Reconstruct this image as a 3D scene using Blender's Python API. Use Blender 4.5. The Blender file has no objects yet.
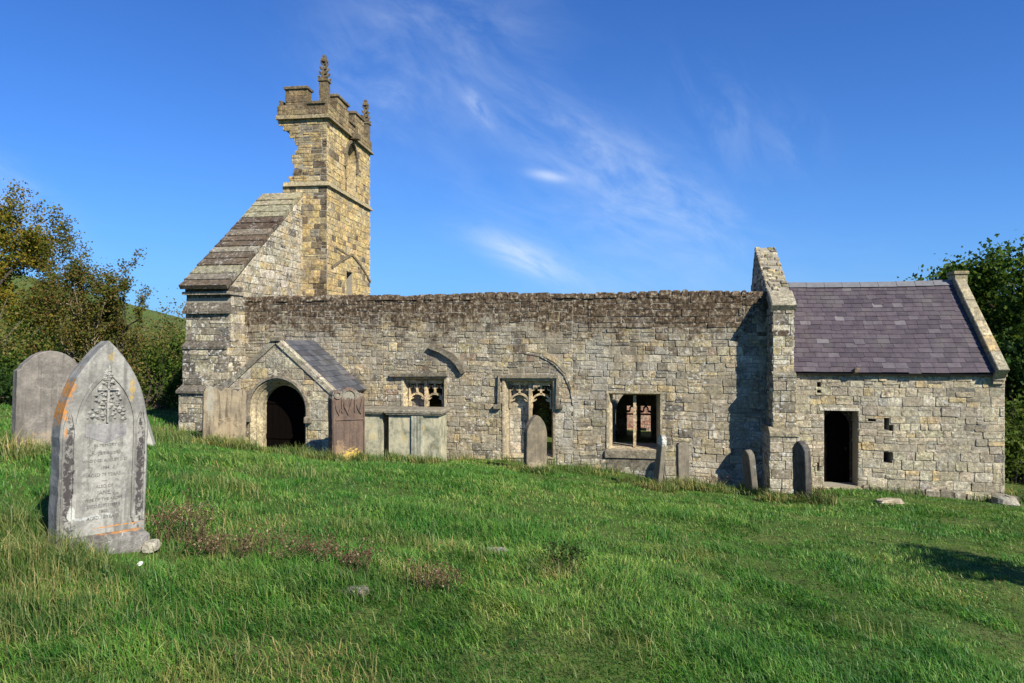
import bpy, math, random
import numpy as np
from mathutils import Vector, Matrix, noise as mnoise

R = math.radians
scene = bpy.context.scene
C = scene.collection

# ------------------------------------------------------------------ camera
# church axes: X runs along the nave wall (right = +), Y goes away from the viewer, eye level is z = 0
F, CX, CY, TH = 683.0, 512.0, 341.5, R(9.5)
cT, sT = math.cos(TH), math.sin(TH)
cam_d = bpy.data.cameras.new('camera'); cam = bpy.data.objects.new('camera', cam_d); C.objects.link(cam)
cam_d.sensor_width = 36.0; cam_d.lens = 36.0 * F / 1024.0
cam_d.clip_start = 0.1; cam_d.clip_end = 3000
cam.location = (0, 0, 0); cam.rotation_euler = (R(90), 0, TH)
scene.camera = cam

# ------------------------------------------------------------------ sky, sun, exposure
SUN_AZ, SUN_EL = R(50), R(37)          # azimuth from the wall's outward normal towards the right
sun_dir = Vector((math.sin(SUN_AZ) * math.cos(SUN_EL), -math.cos(SUN_AZ) * math.cos(SUN_EL), math.sin(SUN_EL)))
world = bpy.data.worlds.new('World'); scene.world = world; world.use_nodes = True
wn, wl = world.node_tree.nodes, world.node_tree.links
wn.clear()
w_out = wn.new('ShaderNodeOutputWorld'); w_bg = wn.new('ShaderNodeBackground')
sky = wn.new('ShaderNodeTexSky'); sky.sky_type = 'NISHITA'; sky.sun_disc = False
sky.sun_elevation = SUN_EL; sky.sun_rotation = math.atan2(sun_dir.x, sun_dir.y)
sky.altitude = 200; sky.air_density = 1.0; sky.dust_density = 0.15; sky.ozone_density = 3.0
w_bg.inputs['Strength'].default_value = 0.060
sun_l = bpy.data.lights.new('sun', 'SUN'); sun_l.energy = 4.9; sun_l.angle = R(0.5); sun_l.color = (1.0, 0.935, 0.81)
sun_o = bpy.data.objects.new('sun', sun_l); C.objects.link(sun_o); sun_o.location = (20, -20, 30)
sun_o.rotation_euler = sun_dir.to_track_quat('Z', 'Y').to_euler()
scene.view_settings.view_transform = 'Standard'; scene.view_settings.look = 'None'
scene.view_settings.exposure = 0.76; scene.view_settings.gamma = 1.0; scene.view_settings.use_curve_mapping = False
scene.cycles.max_bounces = 6; scene.cycles.transparent_max_bounces = 6


def wnode(t, **kw):
    n = wn.new(t)
    for k, v in kw.items(): setattr(n, k, v)
    return n


def wmath(op, a, b=None, c=None):
    n = wn.new('ShaderNodeMath'); n.operation = op
    for i, x in enumerate((a, b, c)):
        if x is None: continue
        if isinstance(x, (int, float)): n.inputs[i].default_value = x
        else: wl.new(x, n.inputs[i])
    return n.outputs[0]


# cirrus: wisps fixed to directions in the sky
tc = wnode('ShaderNodeTexCoord'); mp = wnode('ShaderNodeMapping', vector_type='POINT')
mp.inputs['Rotation'].default_value = (0, 0, -TH)
wl.new(tc.outputs['Generated'], mp.inputs['Vector'])
sp = wnode('ShaderNodeSeparateXYZ'); wl.new(mp.outputs[0], sp.inputs[0])
yy = wmath('MAXIMUM', sp.outputs['Y'], 0.05)
cu = wmath('DIVIDE', sp.outputs['X'], yy); cv = wmath('DIVIDE', sp.outputs['Z'], yy)


def wisp(px, py, rx, ry, ang, strength, sx, sy, thr, soft, seed, det=6.0):
    """one patch of cirrus: centre/extent in view-angle tangents, streaks along ang"""
    u0, v0 = (px - CX) / F, -(py - CY) / F
    du = wmath('SUBTRACT', cu, u0); dv = wmath('SUBTRACT', cv, v0)
    ca, sa = math.cos(R(ang)), math.sin(R(ang))
    a = wmath('ADD', wmath('MULTIPLY', du, ca), wmath('MULTIPLY', dv, sa))
    b = wmath('SUBTRACT', wmath('MULTIPLY', dv, ca), wmath('MULTIPLY', du, sa))
    d2 = wmath('ADD', wmath('POWER', wmath('ABSOLUTE', wmath('DIVIDE', a, rx / F)), 2.0), wmath('POWER', wmath('ABSOLUTE', wmath('DIVIDE', b, ry / F)), 2.0))
    fall = wmath('EXPONENT', wmath('MULTIPLY', d2, -1.0))
    cb = wnode('ShaderNodeCombineXYZ'); wl.new(wmath('MULTIPLY', a, sx), cb.inputs[0]); wl.new(wmath('MULTIPLY', b, sy), cb.inputs[1]); cb.inputs[2].default_value = seed
    nz = wnode('ShaderNodeTexNoise'); nz.inputs['Scale'].default_value = 1.0; nz.inputs['Detail'].default_value = det; nz.inputs['Roughness'].default_value = 0.62; nz.inputs['Distortion'].default_value = 0.5
    wl.new(cb.outputs[0], nz.inputs['Vector'])
    mr = wnode('ShaderNodeMapRange'); mr.interpolation_type = 'SMOOTHSTEP'
    wl.new(nz.outputs['Fac'], mr.inputs['Value']); mr.inputs['From Min'].default_value = thr; mr.inputs['From Max'].default_value = thr + soft
    return wmath('MULTIPLY', wmath('MULTIPLY', fall, mr.outputs[0]), strength)


ws = [wisp(650, 200, 105, 42, -28, 0.44, 8, 18, .32, .50, 3.1),
      wisp(585, 148, 100, 34, -30, 0.30, 8, 24, .34, .46, 9.4),
      wisp(527, 258, 55, 14, -24, 0.66, 8, 24, .28, .40, 5.7),
      wisp(549, 176, 20, 5, -10, 0.50, 12, 28, .24, .34, 2.2),
      wisp(477, 106, 22, 8, -50, 0.40, 14, 30, .28, .38, 7.9),
      wisp(440, 40, 110, 80, -25, 0.27, 6, 13, .30, .55, 1.3),
      wisp(380, 85, 75, 60, -50, 0.26, 7, 14, .32, .50, 4.3),
      wisp(720, 120, 60, 45, -60, 0.15, 9, 20, .36, .46, 8.8),
      wisp(790, 140, 40, 30, -50, 0.12, 9, 22, .36, .46, 15.8),
      wisp(600, 240, 150, 55, -20, 0.17, 7, 18, .32, .5, 12.6),
      wisp(0, 190, 80, 24, -35, 0.34, 8, 20, .26, .48, 6.1),
      wisp(850, 330, 500, 90, 0, 0.10, 3, 9, .30, .5, 11.1)]
cl = ws[0]
for x in ws[1:]: cl = wmath('ADD', cl, x)
cl = wmath('MINIMUM', cl, 0.85)
hs = wnode('ShaderNodeHueSaturation'); hs.inputs['Saturation'].default_value = 1.05; hs.inputs['Value'].default_value = 1.0; hs.inputs['Hue'].default_value = 0.503
wl.new(sky.outputs[0], hs.inputs['Color'])
wm = wnode('ShaderNodeMix', data_type='RGBA'); wl.new(cl, wm.inputs['Factor']); pol = wnode('ShaderNodeMix', data_type='RGBA', blend_type='MULTIPLY'); pol.inputs[0].default_value = 1.0      # polarised, deep blue air
wl.new(hs.outputs[0], pol.inputs[6]); pol.inputs[7].default_value = (.46, .92, 1.60, 1)
hz_ = wmath('MULTIPLY', wmath('EXPONENT', wmath('MULTIPLY', wmath('MAXIMUM', cv, 0.0), -6.0)), .8)       # clean blue air down to the horizon
pm = wnode('ShaderNodeMix', data_type='RGBA'); wl.new(hz_, pm.inputs[0]); wl.new(pol.outputs[2], pm.inputs[6]); pm.inputs[7].default_value = (1.9, 4.3, 8.4, 1)
wl.new(pm.outputs[2], wm.inputs[6]); wm.inputs[7].default_value = (7.6, 8.8, 10.6, 1)
wl.new(wm.outputs[2], w_bg.inputs['Color']); wl.new(w_bg.outputs[0], w_out.inputs['Surface'])


# ------------------------------------------------------------------ survey helpers: where a sight line meets a plane of the church
def at(px, py, Y):
    t = (px - CX) / F; Z = Y / (cT + t * sT)
    return Vector(((t * Z - Y * sT) / cT, Y, -(py - CY) / F * Z))


def onX(px, py, X):
    t = (px - CX) / F; Y = X * (cT + t * sT) / (t * cT - sT); Z = -X * sT + Y * cT
    return Vector((X, Y, -(py - CY) / F * Z))


# ------------------------------------------------------------------ ground surface
CTRL = [(-7.7, 8, -1.48), (-3.97, 4.6, -1.58), (0, 0, -1.62), (-3, 0, -1.5), (4, 0, -1.9), (4, 4, -2.25), (0, 4, -2.0), (-10.9, 17.4, -2.50), (-9, 15.4, -2.62),
        (-12.2, 16.9, -2.45), (-4.7, 17.9, -3.16), (-1.7, 17.9, -3.27), (-.5, 17.9, -3.38), (.86, 17.9, -3.6), (2.84, 17.9, -3.68), (4.8, 17.9, -3.66), (8.9, 17.9, -3.84),
        (3.85, 15.9, -3.5), (.6, 15.6, -3.32), (-2, 16, -3.03), (-6.4, 15, -2.78), (-9, 14, -2.38), (-15, 18, -2.3), (-20, 14, -1.5), (-14, 8, -1.1), (14, 18, -4.1), (20, 10, -3.4),
        (0, 24, -3.5), (10, 26, -4.3), (-14, 26, -3.0), (0, 10, -2.52), (6, 10, -2.95), (10, 8, -2.9), (0, -10, -1.1), (10, -6, -1.8), (-10, -6, -.7), (9, 14, -3.4), (-5, 10, -2.0)]
_P = np.array(CTRL)


def _tps(r2): return np.where(r2 > 1e-9, .5 * r2 * np.log(np.maximum(r2, 1e-9)), 0)


_n = len(_P); _A = np.zeros((_n + 3, _n + 3))
_d2 = ((_P[:, None, :2] - _P[None, :, :2]) ** 2).sum(2)
_A[:_n, :_n] = _tps(_d2) + np.eye(_n) * .6
_A[:_n, _n] = 1; _A[:_n, _n + 1:] = _P[:, :2]; _A[_n, :_n] = 1; _A[_n + 1:, :_n] = _P[:, :2].T
_W = np.linalg.solve(_A, np.concatenate([_P[:, 2], np.zeros(3)]))


def _hash(ix, iy, s):
    h = (ix.astype(np.int64) * 374761393 + iy.astype(np.int64) * 668265263 + s * 1442695041) & 0xffffffff
    h = ((h ^ (h >> 13)) * 1274126177) & 0xffffffff
    return ((h ^ (h >> 16)) & 0xffff) / 65535.0


def vnoise(x, y, s=0):
    x = np.asarray(x, float); y = np.asarray(y, float)
    ix, iy = np.floor(x), np.floor(y); fx, fy = x - ix, y - iy
    fx = fx * fx * (3 - 2 * fx); fy = fy * fy * (3 - 2 * fy)
    a, b, c, d = _hash(ix, iy, s), _hash(ix + 1, iy, s), _hash(ix, iy + 1, s), _hash(ix + 1, iy + 1, s)
    return (a + (b - a) * fx) * (1 - fy) + (c + (d - c) * fx) * fy


def fbm(x, y, s=0, o=3):
    t, a, n = 0, .5, 0
    for i in range(o):
        t = t + a * vnoise(np.asarray(x) * 2 ** i, np.asarray(y) * 2 ** i, s + i); n += a; a *= .5
    return t / n


def sstep(a, b, x):
    t = np.clip((x - a) / (b - a), 0, 1); return t * t * (3 - 2 * t)


def zg(x, y):
    x = np.atleast_1d(np.asarray(x, float)); y = np.atleast_1d(np.asarray(y, float))
    out = np.zeros(len(x))
    for i in range(0, len(x), 20000):
        xs, ys = x[i:i + 20000], y[i:i + 20000]
        cx, cy = np.clip(xs, -24, 24), np.clip(ys, -12, 30)
        d2 = (cx[:, None] - _P[None, :, 0]) ** 2 + (cy[:, None] - _P[None, :, 1]) ** 2
        z = _tps(d2) @ _W[:_n] + _W[_n] + _W[_n + 1] * cx + _W[_n + 2] * cy
        z = z + (fbm(xs * .55, ys * .55, 5) - .5) * .16 + (vnoise(xs * 1.9, ys * 1.9, 9) - .5) * .05
        r = np.hypot(xs, ys); A = np.degrees(np.arctan2(xs, ys))
        H = np.where(ys > 0, np.clip(.031 + .0046 * (-35.1 - A), -.01, .15), .05)
        H = np.where((A > 0) & (ys > 0), np.clip((A - 20) * .002, -.01, .08), H)
        f = sstep(38, 110, r)
        z = z * (1 - f) + f * (np.minimum(r, 135) * H + (fbm(xs * .05, ys * .05, 3) - .5) * 2.0)
        out[i:i + 20000] = z
    return out


def gz(x, y): return float(zg([x], [y])[0])


# ------------------------------------------------------------------ object helpers
def tag(o, label=None, cat=None, group=None, kind=None):
    if label: o['label'] = label
    if cat: o['category'] = cat
    if group: o['group'] = group
    if kind: o['kind'] = kind
    return o


def empty(name, loc=(0, 0, 0), rz=0.0, rot=None):
    o = bpy.data.objects.new(name, None); C.objects.link(o); o.empty_display_size = .2
    o.location = loc; o.rotation_euler = rot if rot else (0, 0, rz)
    return o


class MB:
    def __init__(s): s.v, s.f, s.c, s.m = [], [], [], []

    def add(s, vs, fs, col=(.3, .28, .22), mi=0):
        b = len(s.v); s.v += [tuple(p) for p in vs]; s.c += [col] * len(vs)
        for f in fs: s.f.append([i + b for i in f]); s.m.append(mi)

    def build(s, name, mats, parent=None, smooth=False, keep_world=False):
        me = bpy.data.meshes.new(name); me.from_pydata(s.v, [], s.f)
        ca = me.color_attributes.new('Col', 'FLOAT_COLOR', 'POINT')
        a = np.ones((len(s.v), 4), np.float32); a[:, :3] = np.array(s.c, np.float32); ca.data.foreach_set('color', a.ravel())
        if not isinstance(mats, (list, tuple)): mats = [mats]
        for m in mats: me.materials.append(m)
        me.polygons.foreach_set('material_index', np.array(s.m, np.int32))
        if smooth: me.polygons.foreach_set('use_smooth', np.ones(len(s.f), bool))
        me.update()
        return link(name, me, parent, keep_world)


def link(name, me, parent=None, keep_world=False):
    o = bpy.data.objects.new(name, me); C.objects.link(o)
    if parent is not None:
        o.parent = parent
        if keep_world: o.matrix_parent_inverse = world_matrix(parent).inverted()
    return o


def world_matrix(o):
    m = Matrix.LocRotScale(o.location, o.rotation_euler, o.scale)
    if o.parent: m = world_matrix(o.parent) @ o.matrix_parent_inverse @ m
    return m


def np_mesh(name, verts, nv, faces_idx, loops_tot, mats, cols=None):
    """big mesh straight from arrays; faces_idx flat loop indices, loops_tot = verts per face"""
    me = bpy.data.meshes.new(name)
    me.vertices.add(nv); me.vertices.foreach_set('co', verts.astype(np.float32).ravel())
    me.loops.add(len(faces_idx)); me.loops.foreach_set('vertex_index', faces_idx.astype(np.int32))
    me.polygons.add(len(loops_tot)); st = np.concatenate([[0], np.cumsum(loops_tot)[:-1]])
    me.polygons.foreach_set('loop_start', st.astype(np.int32)); me.polygons.foreach_set('loop_total', loops_tot.astype(np.int32))
    for m in mats: me.materials.append(m)
    if cols is not None:
        ca = me.color_attributes.new('Col', 'FLOAT_COLOR', 'POINT')
        a = np.ones((nv, 4), np.float32); a[:, :3] = cols; ca.data.foreach_set('color', a.ravel())
    me.update(calc_edges=True)
    return me


# ------------------------------------------------------------------ material helpers
class NT:
    def __init__(s, name):
        s.m = bpy.data.materials.new(name); s.m.use_nodes = True; s.n = s.m.node_tree.nodes; s.l = s.m.node_tree.links
        s.n.clear(); s.out = s.n.new('ShaderNodeOutputMaterial'); s.b = s.n.new('ShaderNodeBsdfPrincipled'); s.l.new(s.b.outputs[0], s.out.inputs[0])

    def put(s, sock, x):
        if isinstance(x, bpy.types.NodeSocket): s.l.new(x, sock)
        elif isinstance(x, (tuple, list)) and sock.type == 'RGBA': sock.default_value = (*x[:3], 1)
        else: sock.default_value = x

    def node(s, t, ins=None, **kw):
        n = s.n.new(t)
        for k, v in kw.items(): setattr(n, k, v)
        for k, v in (ins or {}).items(): s.put(n.inputs[k], v)
        return n

    def pos(s): return s.node('ShaderNodeNewGeometry').outputs['Position']
    def rnd(s): return s.node('ShaderNodeNewGeometry').outputs['Random Per Island']
    def obj(s): return s.node('ShaderNodeTexCoord').outputs['Object']
    def attr(s, a='Col'): return s.node('ShaderNodeAttribute', attribute_name=a).outputs['Color']

    def noise(s, vec, scale, det=4.0, rough=.6, dist=0.0, stretch=None):
        if stretch: vec = s.node('ShaderNodeMapping', {'Vector': vec, 'Scale': stretch}).outputs[0]
        return s.node('ShaderNodeTexNoise', {'Vector': vec, 'Scale': scale, 'Detail': det, 'Roughness': rough, 'Distortion': dist}).outputs['Fac']

    def math(s, op, a, b=0.0):
        n = s.node('ShaderNodeMath', operation=op); s.put(n.inputs[0], a); s.put(n.inputs[1], b); return n.outputs[0]

    def rng(s, x, a, b, c=0.0, d=1.0):
        return s.node('ShaderNodeMapRange', {'Value': x, 'From Min': a, 'From Max': b, 'To Min': c, 'To Max': d}, interpolation_type='SMOOTHSTEP').outputs[0]

    def mix(s, f, a, b, mode='MIX'):
        n = s.node('ShaderNodeMix', data_type='RGBA', blend_type=mode); s.put(n.inputs[0], f); s.put(n.inputs[6], a); s.put(n.inputs[7], b); return n.outputs[2]

    def ramp(s, f, stops):
        n = s.node('ShaderNodeValToRGB', {'Fac': f}); r = n.color_ramp
        while len(r.elements) < len(stops): r.elements.new(.5)
        for e, (p, c) in zip(r.elements, stops): e.position = p; e.color = (*c, 1)
        return n.outputs[0]

    def bump(s, h, strength, dist=.02, prev=None):
        n = s.node('ShaderNodeBump', {'Height': h, 'Strength': strength, 'Distance': dist})
        if prev: s.l.new(prev, n.inputs['Normal'])
        return n.outputs[0]

    def done(s, col, rough=.9, normal=None, spec=.25):
        s.put(s.b.inputs['Base Color'], col); s.put(s.b.inputs['Roughness'], rough); s.b.inputs['Specular IOR Level'].default_value = spec
        if normal: s.l.new(normal, s.b.inputs['Normal'])
        return s.m


def stone_material(name, white=.25, dark=.35, yellow=.1, moss=0.0, crust=0.0, smear=.65):
    """weathered stone: per-stone colour attribute with grain, dark crust, pale and ochre lichen"""
    t = NT(name); p = t.pos(); col = t.attr()
    g = t.noise(p, 34, 4, .7); col = t.mix(1.0, col, t.ramp(g, [(.32, (.50, .48, .45)), (.5, (.98, .97, .95)), (.68, (1.45, 1.41, 1.32))]), 'MULTIPLY')
    w = t.noise(p, 10, 6, .72, .2); col = t.mix(1.0, col, t.ramp(w, [(.34, (.34, .31, .28)), (.45, (.78, .75, .70)), (.54, (1.10, 1.07, 1.0)), (.66, (1.55, 1.49, 1.32))]), 'MULTIPLY')
    w2 = t.noise(p, 1.3, 5, .65, .3); col = t.mix(1.0, col, t.ramp(w2, [(.30, (.74, .72, .69)), (.5, (1, 1, 1)), (.7, (1.20, 1.17, 1.08))]), 'MULTIPLY')
    d = t.noise(p, 2.6, 8, .75, .3); col = t.mix(t.math('MULTIPLY', t.rng(d, .52, .62), dark), col, (.070, .058, .046))
    d3 = t.noise(p, 19, 4, .7); col = t.mix(t.math('MULTIPLY', t.math('MULTIPLY', t.rng(d3, .55, .63), t.rng(t.noise(p, 2.0, 4, .6), .40, .60)), min(1, dark * 1.7)), col, (.045, .037, .028))
    y = t.noise(p, 4.3, 7, .7, .2); col = t.mix(t.math('MULTIPLY', t.rng(y, .56, .66), yellow), col, (.44, .30, .10))
    wl_ = t.noise(p, 12, 5, .7, .1); wl2 = t.noise(p, 1.7, 4, .6); col = t.mix(t.math('MULTIPLY', t.math('MULTIPLY', t.rng(wl_, .54, .62), t.rng(wl2, .28 if white > .9 else .40, .46 if white > .9 else .58)), white), col, (.60, .59, .53))
    sm = t.noise(p, 1.9, 6, .7, .2); col = t.mix(t.math('MULTIPLY', t.rng(sm, .44, .62), smear), col, t.mix(1.0, t.ramp(t.noise(p, 16, 5, .7), [(.3, (.55, .53, .50)), (.55, (1.0, .98, .95)), (.75, (1.5, 1.46, 1.36))]), (.275, .242, .178), 'MULTIPLY'))
    if crust:
        sep = t.node('ShaderNodeSeparateXYZ', {0: p}); zz = t.math('ADD', sep.outputs[2], t.math('MULTIPLY', t.math('SUBTRACT', t.noise(p, 1.5, 8, .74, .2), .5), 4.6))
        st_ = t.noise(p, 1.0, 6, .66, .2, stretch=(2.4, 2.4, .33)); col = t.mix(t.math('MULTIPLY', t.rng(st_, .53, .64), .55), col, (.085, .072, .055))
        pl_ = t.noise(p, .9, 6, .68, .3); col = t.mix(t.math('MULTIPLY', t.rng(pl_, .50, .62), .40), col, t.mix(1.0, t.ramp(g, [(.32, (.6, .6, .6)), (.68, (1.35, 1.35, 1.33))]), (.47, .45, .385), 'MULTIPLY'))
        col = t.mix(t.math('MULTIPLY', t.rng(zz, -.05, .85), crust), col, t.ramp(t.noise(p, 10, 6, .74), [(.38, (.020, .013, .008)), (.48, (.064, .042, .024)), (.56, (.14, .10, .062)), (.64, (.38, .34, .26))]))
    if moss:
        ms = t.noise(p, 4.4, 6, .7, .3); col = t.mix(t.math('MULTIPLY', t.rng(ms, .5, .62), moss), col, (.085, .09, .025))
    nb = t.bump(t.noise(p, 14, 6, .7), .75, .03); nb = t.bump(t.noise(p, 70, 4, .7), .5, .008, nb)
    return t.done(col, .92, nb, .2)


M = {}
M['nave'] = stone_material('weathered_limestone', .9, .52, .24, .05, .96, .8)
M['clean'] = stone_material('clean_ashlar', .55, .16, .10)
M['tower'] = stone_material('tower_stone', .15, .50, .45, 0, 0, .35)
M['gable'] = stone_material('lichened_stone', .98, .42, .14, .08, 0.0, .5)
M['roofstone'] = stone_material('stone_roof_slab', .45, .60, .10, .10, 0, .12)
M['trim'] = stone_material('dressed_stone', .12, .22, .25)
M['parapet'] = stone_material('dark_parapet_stone', .08, .55, .16, 0, 0, .08)
t = NT('mortar'); p = t.pos(); M['mortar'] = t.done(t.mix(t.noise(p, 9, 5), (.19, .17, .13), (.34, .31, .245)), .95, t.bump(t.noise(p, 30, 4), .6, .02))
t = NT('rubble_core'); p = t.pos(); M['core'] = t.done(t.ramp(t.noise(p, 7, 6, .7), [(.3, (.09, .08, .065)), (.5, (.22, .19, .14)), (.7, (.34, .30, .22))]), .95, t.bump(t.noise(p, 12, 6), 1.0, .06))
t = NT('shade_black_timber'); p = t.pos(); M['timber'] = t.done(t.mix(t.noise(p, 6, 4, stretch=(9, 9, .6)), (.0025, .002, .002), (.008, .006, .005)), 1.0, None, .0)  # near-black so that doorways and openings read as shaded
t = NT('iron'); M['iron'] = t.done((.02, .02, .022), .7)


def slate_material(name, stops):
    t = NT(name); p = t.pos(); c = t.ramp(t.rnd(), stops)
    c = t.mix(1.0, c, t.ramp(t.noise(p, 6, 5), [(.3, (.8, .8, .8)), (.7, (1.18, 1.16, 1.14))]), 'MULTIPLY')
    c = t.mix(t.math('MULTIPLY', t.rng(t.noise(p, 11, 6, .7), .60, .70), .35), c, (.22, .21, .20))
    c = t.mix(t.math('MULTIPLY', t.rng(t.noise(p, 1.0, 5, .65, .2, stretch=(3.2, .5, .5)), .55, .68), .5), c, (.055, .034, .026)); c = t.mix(t.math('MULTIPLY', t.rng(t.noise(p, 1.6, 4, .6), .5, .68), .35), c, (.11, .10, .085))
    return t.done(c, t.rng(t.noise(p, 5, 3), .3, .7, .48, .68), t.bump(t.noise(p, 40, 4), .35, .006), .4)


M['slate'] = slate_material('purple_slate', [(0, (.046, .036, .044)), (.35, (.062, .048, .058)), (.8, (.076, .060, .070)), (.96, (.092, .078, .086)), (1, (.17, .155, .16))])
M['slate_blue'] = slate_material('blue_slate', [(0, (.045, .050, .060)), (.5, (.07, .075, .085)), (1, (.12, .12, .125))])


def grave_material(name, base, alt, streak=.5, blobs=(), white=.3, fine=.6):
    """one headstone's own stone: vertical run-off streaks, pale lichen, and lichen blobs with places of their own (x, z, rx, rz, colour, strength)"""
    t = NT(name); o = t.obj()
    c = t.mix(t.rng(t.noise(o, 5, 5, .65), .35, .65), base, alt)
    s = t.noise(o, 1.0, 5, .6, .3, stretch=(13, 13, 1.1)); c = t.mix(t.math('MULTIPLY', t.rng(s, .48, .66), streak), c, tuple(x * .38 for x in base))
    c = t.mix(1.0, c, t.ramp(t.noise(o, 38, 5, .7), [(.25, (.72, .72, .71)), (.75, (1.25, 1.25, 1.22))]), 'MULTIPLY')
    c = t.mix(t.math('MULTIPLY', t.rng(t.noise(o, 13, 6, .75, .5), .58, .66), white), c, (.52, .53, .47))
    sep = t.node('ShaderNodeSeparateXYZ', {0: o})
    for (bx, bz, rx, rz, bc, st) in blobs:
        dx = t.math('POWER', t.math('ABSOLUTE', t.math('DIVIDE', t.math('SUBTRACT', sep.outputs[0], bx), rx)), 2.0)
        dz = t.math('POWER', t.math('ABSOLUTE', t.math('DIVIDE', t.math('SUBTRACT', sep.outputs[2], bz), rz)), 2.0)
        f = t.math('SUBTRACT', 1.0, t.math('ADD', dx, dz)); f = t.math('ADD', f, t.math('MULTIPLY', t.math('SUBTRACT', t.noise(o, 21, 7, .78, .3), .5), 7.0))
        c = t.mix(t.math('MULTIPLY', t.rng(f, .15, .75), st), c, bc)
    nb = t.bump(t.noise(o, 24, 6, .7), fine, .012); nb = t.bump(t.noise(o, 130, 3, .7), .35, .004, nb)
    return t.done(c, .9, nb, .2)


def leaf_material(name, stops, trans=.35, rough=.55):
    t = NT(name); c = t.ramp(t.rnd(), stops)
    t.done(c, rough, None, .08)
    tr = t.node('ShaderNodeBsdfTranslucent', {'Color': t.mix(1.0, c, (1.25, 1.3, .8), 'MULTIPLY')})
    mx = t.node('ShaderNodeMixShader', {0: trans}); t.l.new(t.b.outputs[0], mx.inputs[1]); t.l.new(tr.outputs[0], mx.inputs[2]); t.l.new(mx.outputs[0], t.out.inputs[0])
    return t.m


def bark_material(name, a, b):
    t = NT(name); p = t.pos(); n = t.noise(p, 9, 5, .65, stretch=(2, 2, .5))
    return t.done(t.mix(n, a, b), .95, t.bump(n, .6, .03))


# ------------------------------------------------------------------ 2-D polygon kit (convex, counter-clockwise)
def clip(poly, a, b, c):
    out = []
    n = len(poly)
    for i in range(n):
        p, q = poly[i], poly[(i + 1) % n]
        dp, dq = a * p[0] + b * p[1] - c, a * q[0] + b * q[1] - c
        if dp <= 0: out.append(p)
        if (dp < 0 < dq) or (dq < 0 < dp):
            k = dp / (dp - dq); out.append((p[0] + (q[0] - p[0]) * k, p[1] + (q[1] - p[1]) * k))
    return out


def edges(poly):
    n = len(poly)
    for i in range(n):
        p, q = poly[i], poly[(i + 1) % n]; dx, dy = q[0] - p[0], q[1] - p[1]; L = math.hypot(dx, dy)
        if L < 1e-7: continue
        a, b = dy / L, -dx / L
        yield a, b, a * p[0] + b * p[1]


def area(p): return .5 * sum(p[i][0] * p[(i + 1) % len(p)][1] - p[(i + 1) % len(p)][0] * p[i][1] for i in range(len(p))) if len(p) > 2 else 0


def intersect(poly, reg):
    for a, b, c in edges(reg):
        poly = clip(poly, a, b, c)
        if len(poly) < 3: return []
    return poly


def subtract(polys, hole):
    out = []
    for p in polys:
        if not intersect(p, hole): out.append(p); continue
        for a, b, c in edges(hole):
            q = clip(p, -a, -b, -c)
            if len(q) > 2 and area(q) > 1e-5: out.append(q)
            p = clip(p, a, b, c)
            if len(p) < 3: break
    return out


def inset(poly, d):
    q = poly
    for a, b, c in edges(poly):
        q = clip(q, a, b, c - d)
        if len(q) < 3: return []
    return q


def rect(u0, z0, u1, z1): return [(u0, z0), (u1, z0), (u1, z1), (u0, z1)]


def arch(cx, zb, zs, hw, rise, n=8):
    """pointed-arch opening outline, convex CCW from bottom left... starting bottom-left, bottom-right, up the right arc to the apex and down the left"""
    rad = (hw * hw + rise * rise) / (2 * hw); pts = [(cx - hw, zb), (cx + hw, zb)]
    a1 = math.atan2(rise, rad - hw)
    for i in range(n + 1):
        a = a1 * i / n; pts.append((cx + hw - rad + rad * math.cos(a), zs + rad * math.sin(a)))
    for i in range(n - 1, -1, -1):
        a = a1 * i / n; pts.append((cx - hw + rad - rad * math.cos(a), zs + rad * math.sin(a)))
    return pts


class Frame:
    """a plane in space: point(u, v, n) = O + U u + V v + N n"""
    def __init__(s, O, U, V, N): s.O, s.U, s.V, s.N = Vector(O), Vector(U), Vector(V), Vector(N); s.flip = s.U.cross(s.V).dot(s.N) < 0
    def __call__(s, u, v, n=0.0): return s.O + s.U * u + s.V * v + s.N * n


def south(Y): return Frame((0, Y, 0), (1, 0, 0), (0, 0, 1), (0, -1, 0))
def east(X): return Frame((X, 0, 0), (0, 1, 0), (0, 0, 1), (1, 0, 0))
def west(X): return Frame((X, 0, 0), (0, -1, 0), (0, 0, 1), (-1, 0, 0))   # u = -Y


rs = random.Random(7)


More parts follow.
